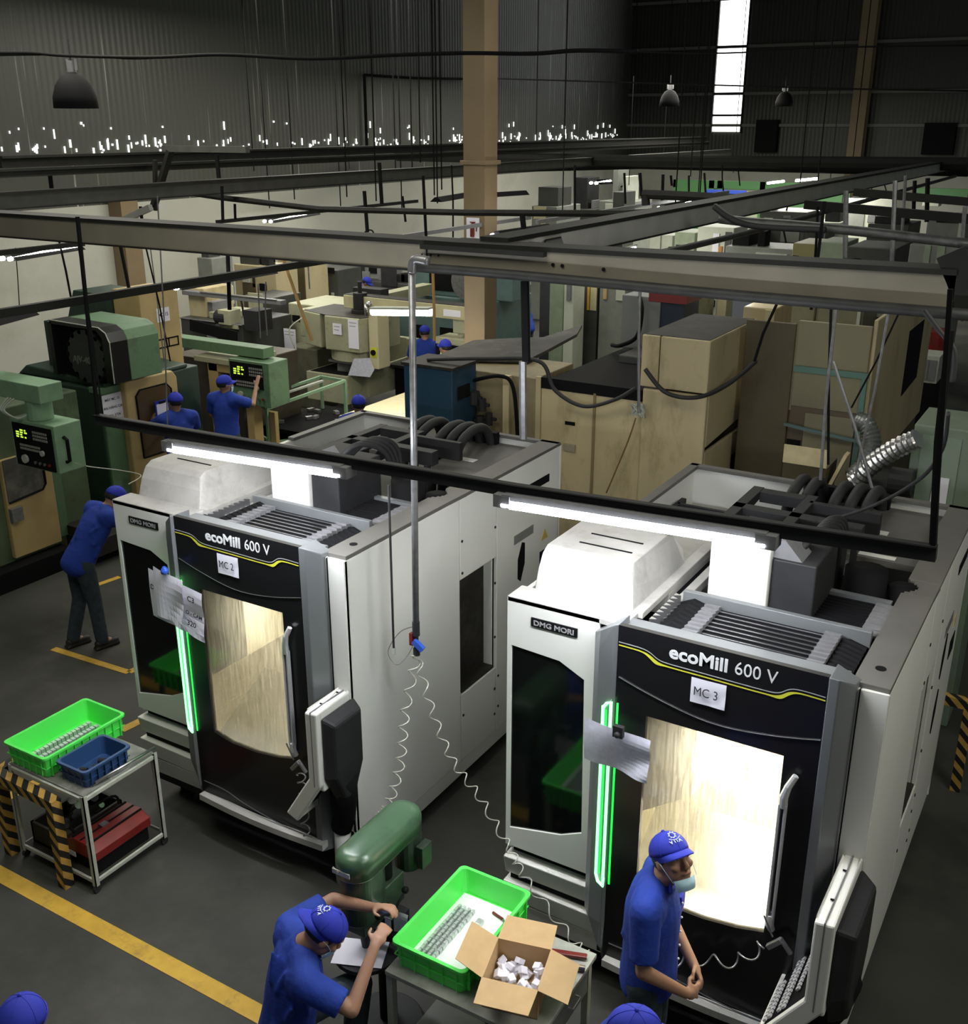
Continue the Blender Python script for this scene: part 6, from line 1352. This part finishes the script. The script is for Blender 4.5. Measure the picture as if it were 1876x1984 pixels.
FM('hose_machine','grey machine with black looped hoses right of the pale cabinets','machine',(1405,480,1540,510),22.5,1.2,GREYC,(('white_front',.45,.3,.9,1.0,FRAMEG),),(('black_pump',.05,0,.3,.25,BLACKM),))
FM('grey_block','dim grey machine block left of the brown enclosure top','machine',(1330,520,1385,545),22.2,1.2,GREYC)
# green wall panels at the far end
gw = T('green_wall_frame', 'green framed partition with pale panels in the bright far corner', 'partition', (-12,36,0))
a, b = PX(1305,352,1640,420,36,.1)
gw.part('pale_panels', MB().box((a[0],36,0),(b[0],36.08,b[2])), mat('pale_green_wall', (.42,.48,.33), .6))
W_ = b[0]-a[0]; fr = MB().box((a[0],35.9,b[2]-.25),(b[0],36,b[2]))
for u in (0,.22,.27,.52,.99): fr.box((a[0]+W_*u,35.9,0),(a[0]+W_*u+.18,36,b[2]))
gw.part('green_frame', fr, WGREEN); gw.part('green_board', MB().box((a[0]+.1,35.88,b[2]-1.6),(a[0]+W_*.22,35.95,b[2])).box((a[0]+W_*.6,35.88,b[2]-1.3),(b[0]-.1,35.95,b[2]-.3)), WGREEN)
FM('blue_banner','blue banner with white stripes before the green partition','banner',(1368,368,1445,402),34,.05,mat('banner_blue', (.02,.06,.42), .6),(('white_stripe',.0,.3,.9,.36,PALE),('white_stripe',.0,.62,1.0,.68,PALE)),floor=False)
g3 = T('green_wall_frame','green band partition at the far right behind the pipes','partition',(1,36,0)); a, b = PX(1770,365,1876,380,36,.1); g3.part('green_band', MB().box(a,b), WGREEN); g3.part('pale_lower', MB().box((a[0],36.0,0),(b[0],36.06,a[2])), mat('dim_wall', (.25,.25,.22), .7))
FM('dark_opening','large dark louvred opening in the end wall left of the far column','opening',(1463,232,1505,295),40.7,.29,BLACKM,floor=False); FM('dark_opening','large dark opening in the end wall right of the far column','opening',(1788,238,1850,300),40.7,.29,BLACKM,floor=False)

# ================================================================ BEAMS, PIPES, RAILS
def beam(label, p, q, h, w_, face=BEAMF, top=BEAMD, name='overhead_beam', lip=.0):
    p, q = Vector(p), Vector(q); t = T(name, label, 'beam', p)
    t.part('web', MB().bar(p, q, w_, h), face)
    u = Vector((0,0,h/2)); d = (q-p).normalized(); s = d.cross(Vector((0,0,1))).normalized()
    t.part('top_flange', MB().bar(p+u+Vector((0,0,.012)), q+u+Vector((0,0,.012)), w_*2.3, .03), top); t.part('bottom_flange', MB().bar(p-u-Vector((0,0,.008)), q-u-Vector((0,0,.008)), w_*1.5, .016), top)
    return t
def pipe(label, pts, r, m=PIPEM, name='overhead_pipe', smooth=6):
    P = [Vector(p) for p in pts]; return single(name, label, 'pipe', MB().tube(bez(P, smooth) if len(P) > 2 else P, r, 10), m, P[0], smooth=True)
YA = 6.2
A0, A1 = aty(-60,432,YA), aty(1852,563,YA); Am = aty(900,502,YA)
ba = T('overhead_beam','long grey-beige overhead beam crossing the whole view above the machines','beam',A0)
ba.part('web', MB().bar(A0,Am,.10,.17), BEAMF); ba.part('web', MB().bar(Am,A1,.10,.17), BEAMF)
ba.part('top_flange', MB().bar(A0+V3((0,.06,.10)),Am+V3((0,.06,.10)),.24,.03), BEAMD); ba.part('top_flange', MB().bar(Am+V3((0,.06,.10)),A1+V3((0,.06,.10)),.24,.03), BEAMD)
ba.part('bottom_edge', MB().bar(A0-V3((0,0,.092)),Am-V3((0,0,.092)),.13,.012), BEAMD); ba.part('bottom_edge', MB().bar(Am-V3((0,0,.092)),A1-V3((0,0,.092)),.13,.012), BEAMD)
for px, py in ((1072,513),(1090,515),(818,493),(835,494),(850,495),(1170,522)):
    h_ = aty(px,py,YA-.052); ba.part('bolt_hole', MB().cyl(h_, h_+V3((0,-.006,0)), .012 if px > 1000 else .006, n=10), BLACKM)
ba.part('joint_line', MB().box(aty(826,470,YA-.052), aty(828,510,YA-.056)), BLACKM)
ba.part('end_bracket', MB().bar(A1+V3((-.05,-.02,.2)), A1+V3((.12,-.02,-.12)), .06, .14), BEAMD)
pa = [aty(806,518,YA-.12), aty(1000,533,YA-.12), aty(1400,570,YA-.12), aty(1900,612,YA-.12)]
pipe('thick dark pipe running below the long overhead beam', pa, .032, mat('sooty_pipe', (.028,.028,.028), .55, var=.3, spec=.3), smooth=4)
for k, (px, py) in enumerate(((1000,533),(1330,562),(1600,585))): pass
B0, B1 = aty(965,492,YA+.1), atx(1840,318,-3.9)
B0.z = 4.47; bb = T('overhead_beam','diagonal grey overhead beam receding to the far right','beam',B0)
Bend = V3((-3.72,27.5,4.47))
def onB(t_): return B0.lerp(Bend, t_)
bb.part('web', MB().bar(B0,Bend,.10,.17), mat('beam_grey', (.38,.38,.35), .5, var=.12, scale=3)); bb.part('top_flange', MB().bar(B0+V3((-.03,0,.10)),Bend+V3((-.03,0,.10)),.22,.03), BEAMD); bb.part('bottom_edge', MB().bar(B0-V3((0,0,.092)),Bend-V3((0,0,.092)),.13,.012), BEAMD)
bb.part('joint_plate', MB().box((B0.x-.5,YA-.1,4.50),(B0.x+.45,YA+.45,4.53)).bar((B0.x-.5,YA,4.51),(B0.x,YA+.9,4.51),.12,.03).bar((B0.x+.5,YA,4.51),(B0.x,YA+.9,4.51),.12,.03), BEAMD)
pipe('dark pipe running under the diagonal overhead beam', [B0+V3((.25,.5,-.16)), B0+V3((.22,4,-.22)), B0+V3((.2,9,-.22)), Bend+V3((.15,-2,-.22))], .03, mat('sooty_pipe', (.07,.07,.07)), smooth=4)
# beams receding along the left wall
for i, (p, q, h, w_, lb, fm) in enumerate((
    ((0,315),(1200,272),.10,.05,'thin dark overhead beam nearest the streaked left wall, upper of the receding set',BEAMD),
    ((-20,338),(1180,296),.06,.05,'slim overhead rail just under the upper receding beam at left',BEAMD),
    ((-20,392),(1230,300),.16,.08,'broad dull grey receding beam at left, crossing to the centre column',mat('beam_dull', (.055,.055,.048), .6, var=.2)),)):
    zz = (4.85,4.72,4.45)[i]; a = atz(*p, zz); xx = a.x
    b = V3((xx, 34, zz)); beam(lb, a, b, h, w_, fm)
for i, (pts, r, zz, lb) in enumerate((
    ([(770,302),(930,305),(1235,312),(1876,318)], .06, 4.65, 'thick dark horizontal duct across the far hall at beam height'),)):
    yy = 24; P = [aty(px,py,yy) for px,py in pts]; single('overhead_duct', lb, 'duct', MB().tube(P, [.13]*len(P), 8), BEAMD, P[0])
single('overhead_duct', 'second dark duct just below the first across the far hall', 'duct', MB().tube([aty(930,330,26),aty(1240,322,26),aty(1876,336,26)], .07, 8), BLACKM, aty(930,330,26))
single('overhead_rail', 'dark cross rail running from the left bracket to behind the centre column', 'rail', MB().tube([aty(290,362,12),aty(430,383,12),aty(620,405,12),aty(900,412,12),aty(1210,414,12),aty(1300,408,12)], .045, 6), BEAMD, aty(290,362,12))
br_ = T('rail_bracket','dark tapered steel bracket hanging at upper left between the beams','bracket',aty(330,290,11))
br_.part('arm', MB().bar(aty(330,292,11),aty(298,400,11),.10,.06), BEAMD); br_.part('arm', MB().bar(aty(300,310,11),aty(302,408,11),.05,.05), BEAMD); br_.part('top_bar', MB().bar(aty(318,288,11),aty(480,290,11),.08,.08), mat('beam_dull', (.055,.055,.048)))
single('diagonal_strut', 'grey diagonal strut rising to the bracket at upper left', 'strut', MB().bar(aty(140,474,9),aty(292,402,9),.06,.07), mat('strut_grey', (.20,.20,.18), .5), aty(140,474,9))
# lower light rails along y with their fixtures
def lrail(label, p, q, zz, m=BEAMD, w_=.05):
    a, b = atz(*p, zz), atz(*q, zz); b.x = a.x; return single('lighting_rail', label, 'rail', MB().bar(a, b, w_, w_*1.1), m, a)
lrail('dark lighting rail sloping up over the green machine at left', (-30,612), (610,500), 3.72, BEAMD, .07)
lrail('lighting rail at the left edge above the far left machine', (-20,492), (140,470), 4.0)
lrail('lighting rail over the left wall, behind the cross rail', (420,430), (700,385), 3.9)
lrail('pale lighting rail beside the middle column sign', (700,470), (1100,425), 3.85, GREYM)
lrail('grey lighting rail rising toward the green partition', (1040,430), (1420,372), 3.95, GREYM)
def fixture(label, p, q, zz, lit=None, x_off=.0, horiz=False):
    """dark reflector hanging lamp; lit = shows bright tube ends"""
    if horiz: a, b = aty(*p, zz), aty(*q, zz)
    else:
        a, b = atz(*p, zz), atz(*q, zz)
    t = T('tube_lamp', label, 'tube lamp', a); d = (b-a).normalized(); s = d.cross(V3((0,0,1))).normalized()
    t.part('reflector', loft(MB(), [[tuple(c+s*.03+V3((0,0,.05))), tuple(c-s*.03+V3((0,0,.05))), tuple(c-s*.12-V3((0,0,.03))), tuple(c+s*.12-V3((0,0,.03)))] for c in (a, b)]), BLACKM)
    if lit:
        for k in (-1,1): t.part('tube', MB().tube([a+s*.055*k-d*.05+V3((0,0,-.005)), b+s*.055*k+V3((0,0,.012))], .024, 8), TUBEF, smooth=True)
    return t
FX = (('lit twin tube lamp seen end-on at the far left edge', (15,500),(150,478),3.85),('lit twin tube lamp seen end-on under the rail by the green machine', (338,556),(525,524),3.55),
      ('lit twin tube lamp end-on left of the middle column', (520,428),(610,412),3.8),('lit tube lamp end-on just right of the middle column', (962,455),(1060,440),3.8),
      ('lit tube lamp end-on below the cross rail right of the column', (1155,425),(1215,418),3.7),('lit twin tube lamp end-on at the pale machines', (1283,402),(1375,384),3.9),
      ('small lit lamp over the pale machines by the white wall', (1152,354),(1178,352),4.3),('lit twin tube lamp end-on right of the diagonal beam', (1598,404),(1625,400),4.2))
for lb, p, q, zz in FX: fixture(lb, p, q, zz, True)
for lb, p, q, zz in (('unlit dark lamp reflector at the left edge below its rail', (-20,625),(58,604),3.3),('unlit dark lamp reflector left of the middle column', (845,388),(905,378),4.0),('unlit dark lamp reflector right of the middle column', (955,378),(1018,374),4.0)): fixture(lb, p, q, zz, False)
# lit tubes seen side-on
def sidelamp(label, p, q, y, r=.03, e=TUBEF):
    a, b = aty(*p, y), aty(*q, y); t = T('tube_lamp', label, 'tube lamp', a); t.part('tube', MB().tube([a,b], r, 10), e, smooth=True); t.part('reflector', MB().bar(a+V3((0,0,.05)), b+V3((0,0,.05)), .16, .03), FRAMEG); return t
sidelamp('bright tube lamp glowing above the worker in the middle distance', (722,603),(835,604), 13.0, .065)
a = aty(778,604,13.0); lamp((a.x, a.y, a.z-.06), 26, 1.0, sy=.1, name='tube_glow')
for lb, p, q, y in (('lit lamp below the diagonal beam over the cream machine', (1200,488),(1232,480), 20), ('long lit tube lamp left of the two bright far lamps', (1487,355),(1520,351), 27),('bright far tube lamp beside the diagonal beam', (1542,350),(1585,346), 26),
    ('small lit lamp through the beam joint', (975,482),(1000,480), 9.5), ('lit lamp seen under the long beam at right of centre', (1428,561),(1455,563), 14), ('lit lamp seen under the long beam, left one', (1390,558),(1402,559), 14)): sidelamp(lb, p, q, y)
for lb, px, py, y in (('bright round lamp at the far end, left one', 1550, 326, 33), ('bright round lamp at the far end, right one', 1720, 321, 33)):
    c_ = aty(px, py, y); t = T('round_lamp', lb, 'lamp', c_); t.part('diffuser', MB().ell(c_, (.26,.26,.09)), TUBEF, smooth=True); t.part('shade', MB().cyl(c_+V3((0,0,.06)), c_+V3((0,0,.22)), .27, .08, 20), GREYM)
lamp((-8.5,31,3.9), 260, 4.0, name='far_glow'); lamp((-9.8,21.5,3.6), 70, 2.5, name='far_glow'); lamp((-14,13.5,4.4), 40, 2.0, name='far_glow')
# bell lamps
def bell(label, px, py, y, s_):
    c_ = aty(px, py, y); t = T('bell_lamp', label, 'pendant lamp', c_); P = lambda pr: [(r*s_, z*s_) for r, z in pr]
    t.part('shade', MB().lathe(c_, P([(.245,.0),(.24,.12),(.20,.24),(.13,.34),(.06,.38),(.055,.37),(.12,.32),(.19,.22),(.232,.1),(.235,.0)]), 28), BLACKM, smooth=True)
    t.part('inner_glass', MB().cyl(c_+V3((0,0,.01*s_)), c_+V3((0,0,.02*s_)), .225*s_, n=24), FRAMEG); t.part('neck', MB().cyl(c_+V3((0,0,.37*s_)), c_+V3((0,0,.50*s_)), .05*s_, n=12), GREYM); t.part('cage', MB().box(c_+V3((-.08*s_,-.02,.40*s_)), c_+V3((-.06*s_,.02,.52*s_))).box(c_+V3((.06*s_,-.02,.40*s_)), c_+V3((.08*s_,.02,.52*s_))), STEEL)
    t.part('hanger', MB().cyl(c_+V3((0,0,.5*s_)), c_+V3((0,0,.72*s_)), .01, n=6), DARKM); return t
bell('black bell-shaped lamp hanging from the cables at upper left', 148, 210, 9.0, 1.04)
bell('small dark bell lamp before the end wall, left of the daylight strip', 1297, 206, 28, 1.05); bell('small dark bell lamp before the end wall, right of the daylight strip', 1519, 206, 30, .95)
# long cables across the top
CY = 9.0
wire('thick black cable bundle strung across the top of the view', [aty(px,py,CY) for px,py in ((-40,104),(60,103),(130,108),(290,111),(430,106),(600,114),(760,107),(900,103),(1030,104),(1120,98),(1235,100))], .02, BLACKM, 'overhead_cable', 'cable', 6)
wire('second thin cable sagging beside the thick bundle at the top', [aty(px,py,CY+.05) for px,py in ((-40,108),(150,106),(260,114),(430,105),(620,112),(700,108),(900,104),(1235,98))], .01, BLACKM, 'overhead_cable', 'cable', 6)
wire('thin wires continuing before the dark end wall', [aty(px,py,20) for px,py in ((1220,100),(1400,103),(1620,92),(1876,88))], .016, BLACKM, 'overhead_cable', 'cable', 6)
wire('lower thin wire before the dark end wall', [aty(px,py,20) for px,py in ((955,152),(1220,160),(1420,166),(1640,172),(1876,176))], .016, BLACKM, 'overhead_cable', 'cable', 6)
wire('black conduit with a right-angle drop on the left wall', [V3((XL+.1, atx(706,145,XL+.1).y, atx(706,145,XL+.1).z)), atx(800,151,XL+.1), atx(902,153,XL+.1)], .035, BLACKM, 'conduit', 'conduit', 2)
a, b = atx(706,145,XL+.1), atx(710,290,XL+.1); single('conduit', 'vertical black conduit drop on the left wall', 'conduit', MB().cyl(a, V3((a.x,a.y,b.z)), .04, n=8), BLACKM, a)
# hanging drops, wires and posts
vm = {'k': BLACKM, 'g': PIPEM, 'o': mat('tan_rope', (.42,.25,.08), .7)}
drops = [(30,480,38,600,8,'k',.006),(152,478,200,812,4.9,'k',.006),(113,460,140,590,8.5,'k',.014),(232,470,250,560,9,'k',.022),(283,480,330,700,8,'k',.009),(290,470,318,700,8,'g',.006),(272,400,280,470,9,'k',.02),(305,380,325,830,7.2,'g',.007),
 (430,360,432,430,10,'k',.02),(455,395,456,425,12,'k',.02),(440,455,445,600,9.5,'k',.025),(420,300,424,345,11,'k',.03),(95,325,100,365,9.5,'k',.03),(548,500,605,660,10,'o',.02),(515,545,518,650,9.5,'g',.008),(500,550,505,655,9.5,'g',.008),
 (590,470,600,560,11,'g',.01),(706,370,712,450,14,'k',.03),(735,315,740,395,14,'k',.03),(820,340,826,465,12,'k',.02),(780,380,786,430,15,'k',.02),(838,505,842,660,9.5,'o',.016),(875,320,878,460,16,'k',.015),
 (1012,415,1018,470,9,'k',.026),(1017,545,1020,700,6.15,'k',.028),(1013,700,1014,850,6.2,'g',.026),(1114,320,1114,420,20,'k',.026),(1210,335,1212,395,22,'k',.026),(1285,338,1283,400,20,'k',.03),(1300,340,1302,360,22,'k',.026),(1240,335,1243,380,18,'k',.03),
 (1335,340,1335,380,20,'k',.02),(1365,335,1368,385,20,'k',.02),(1400,320,1402,370,22,'k',.015),(1430,320,1434,360,24,'k',.015),(1242,495,1238,800,9.7,'g',.016),(1300,478,1300,505,12,'k',.03),(1248,482,1249,510,12,'k',.03),
 (1598,390,1572,600,9,'k',.014),(1585,400,1580,500,10,'k',.012),(1640,370,1638,500,12,'g',.028),(1735,350,1728,520,10,'g',.02),(1755,340,1748,460,14,'g',.02),(1798,345,1796,430,15,'k',.03),(1773,350,1770,420,15,'k',.026),(1870,400,1862,510,11,'g',.02),
 (1505,590,1462,700,9.8,'k',.014),(1620,600,1590,930,7.6,'g',.012),(1612,560,1605,900,7.7,'k',.010),(1730,560,1655,935,7.7,'g',.010),(1615,700,1690,945,7.6,'g',.012),(1842,640,1808,1060,4.72,'k',.018),(1745,600,1650,790,8.6,'k',.008)]
random.seed(5)
for i, (x0,y0,x1,y1,yy,mk_,r) in enumerate(drops):
    a, b = aty(x0,y0,yy), aty(x1,y1,yy); side = 'left' if x0 < 620 else 'middle' if x0 < 1200 else 'right'
    kind = {'k':'black','g':'grey','o':'tan'}[mk_]
    MARKS = ((60,'at the left edge'),(125,'left of the green drum machine'),(200,'in front of the green drum machine'),(260,'by the wall column at left'),(285,'above the tan machine column'),(300,'left of the bracket'),(330,'down to the clipboard worker'),(425,'right of the upper left bracket'),(440,'above the dark lathe'),(475,'beside the end-on lamp'),(510,'left of the pale green frame'),(530,'over the angle frame'),(560,'beside the grey-green mill column'),(650,'behind the mill'),(720,'left of the far wall machines'),(760,'on the wall before the column'),(810,'just left of the air pipe top'),(830,'right of the air pipe top'),(860,'beside the bright middle tube'),(900,'left of the middle column'),(1013,'right of the column sign'),(1016,'by the blue cabinet'),(1060,'over the greasy tank top'),(1150,'at the far pale machines'),(1225,'left of the white wall patch'),(1241,'over the dark tank'),(1246,'right of the dark tank'),(1270,'behind the diagonal beam'),(1290,'left of the green partition'),(1301,'before the green board'),(1320,'right of the green board'),(1350,'left of the blue banner'),(1380,'at the blue banner'),(1415,'right of the blue banner'),(1460,'right of the pale green wall'),(1550,'across the brown panel'),(1590,'before the olive panels'),(1605,'under the diagonal beam'),(1615,'before the right enclosure'),(1618,'crossing behind machine MC 3'),(1630,'down to the wooden crate'),(1680,'at the white table'),(1733,'along the enclosure flank'),(1740,'below the silver lamp'),(1750,'across the enclosure window'),(1765,'at the pale partition'),(1785,'left of the grey cabinet'),(1810,'before the grey cabinet'),(1860,'at the right end of the lamp rail'),(1990,'at the right edge'))
    place = next(m_ for lim, m_ in MARKS if x0 < lim)
    lb = '%s %s hanging %s %s' % ('thick' if r > .02 else 'thin', kind, 'rod' if r > .012 else 'wire', place)
    c_ = (a+b)/2+V3((random.uniform(-.02,.02),0,0)) if r < .02 else (a+b)/2
    o = single('hanging_wire' if r <= .012 else 'hanging_rod', lb, 'wire' if r <= .012 else 'rod', MB().tube([a, c_, b], r, 6), vm[mk_], a, 'hanging rods and wires, %s, %s' % (kind, side))
random.seed(9)
for i in range(26):
    px = random.uniform(420,900) if i < 14 else random.uniform(960,1650); yy = random.uniform(15,21) if i < 14 else random.uniform(18,34); a = aty(px, 0, yy); top = a.z + .5
    bz = random.uniform(3.6,4.8)
    single('hanging_wire', 'thin dark suspension wire hanging from the roof in the far hall', 'wire', MB().cyl((a.x,yy,bz),(a.x,yy,top),.012,n=5), BLACKM, (a.x,yy,bz), 'roof suspension wires')
# right side pipes
pipe('silver-grey pipe bundle crossing the right side above the long beam', [aty(1395,424,9.5),aty(1450,430,9.5),aty(1560,438,9.5),aty(1700,452,9.5),aty(1890,474,9.5)], .042, mat('dull_pipe', (.10,.10,.10), .45, metal=.5, var=.3, scale=12), smooth=4)
single('overhead_rail', 'dark cross beam at right under the diagonal beam', 'rail', MB().bar(aty(1560,396,13),aty(1890,425,13),.09,.10), BEAMD, aty(1560,396,13))
single('overhead_rail', 'dark cross bar in front of the green band at far right', 'rail', MB().bar(aty(1655,372,15),aty(1890,392,15),.08,.10), BEAMD, aty(1655,372,15))
wire('black cable sagging from the diagonal beam down to the silver pipe', [aty(1385,400,9.4),aty(1420,425,9.3),aty(1470,438,9.4),aty(1600,445,9.4)], .03)
wire('black cable crossing the back of machine MC 3 to the right rod', [aty(1560,1020,7.0),aty(1680,985,6.8),aty(1780,930,6.5),aty(1826,870,6.2),aty(1838,800,6.0)], .012)
wire('black cable looping at the top of the right hanging rod', [aty(1790,600,5.5),aty(1820,640,5.5),aty(1850,680,5.5),aty(1846,740,5.5)], .014)
single('overhead_pipe', 'dark pipe with elbow above the pale machines in the centre', 'pipe', MB().tube(bez([aty(1252,398,16),aty(1252,380,16),aty(1262,377,16),aty(1440,386,16)],6),.07,8), BEAMD, aty(1252,398,16))
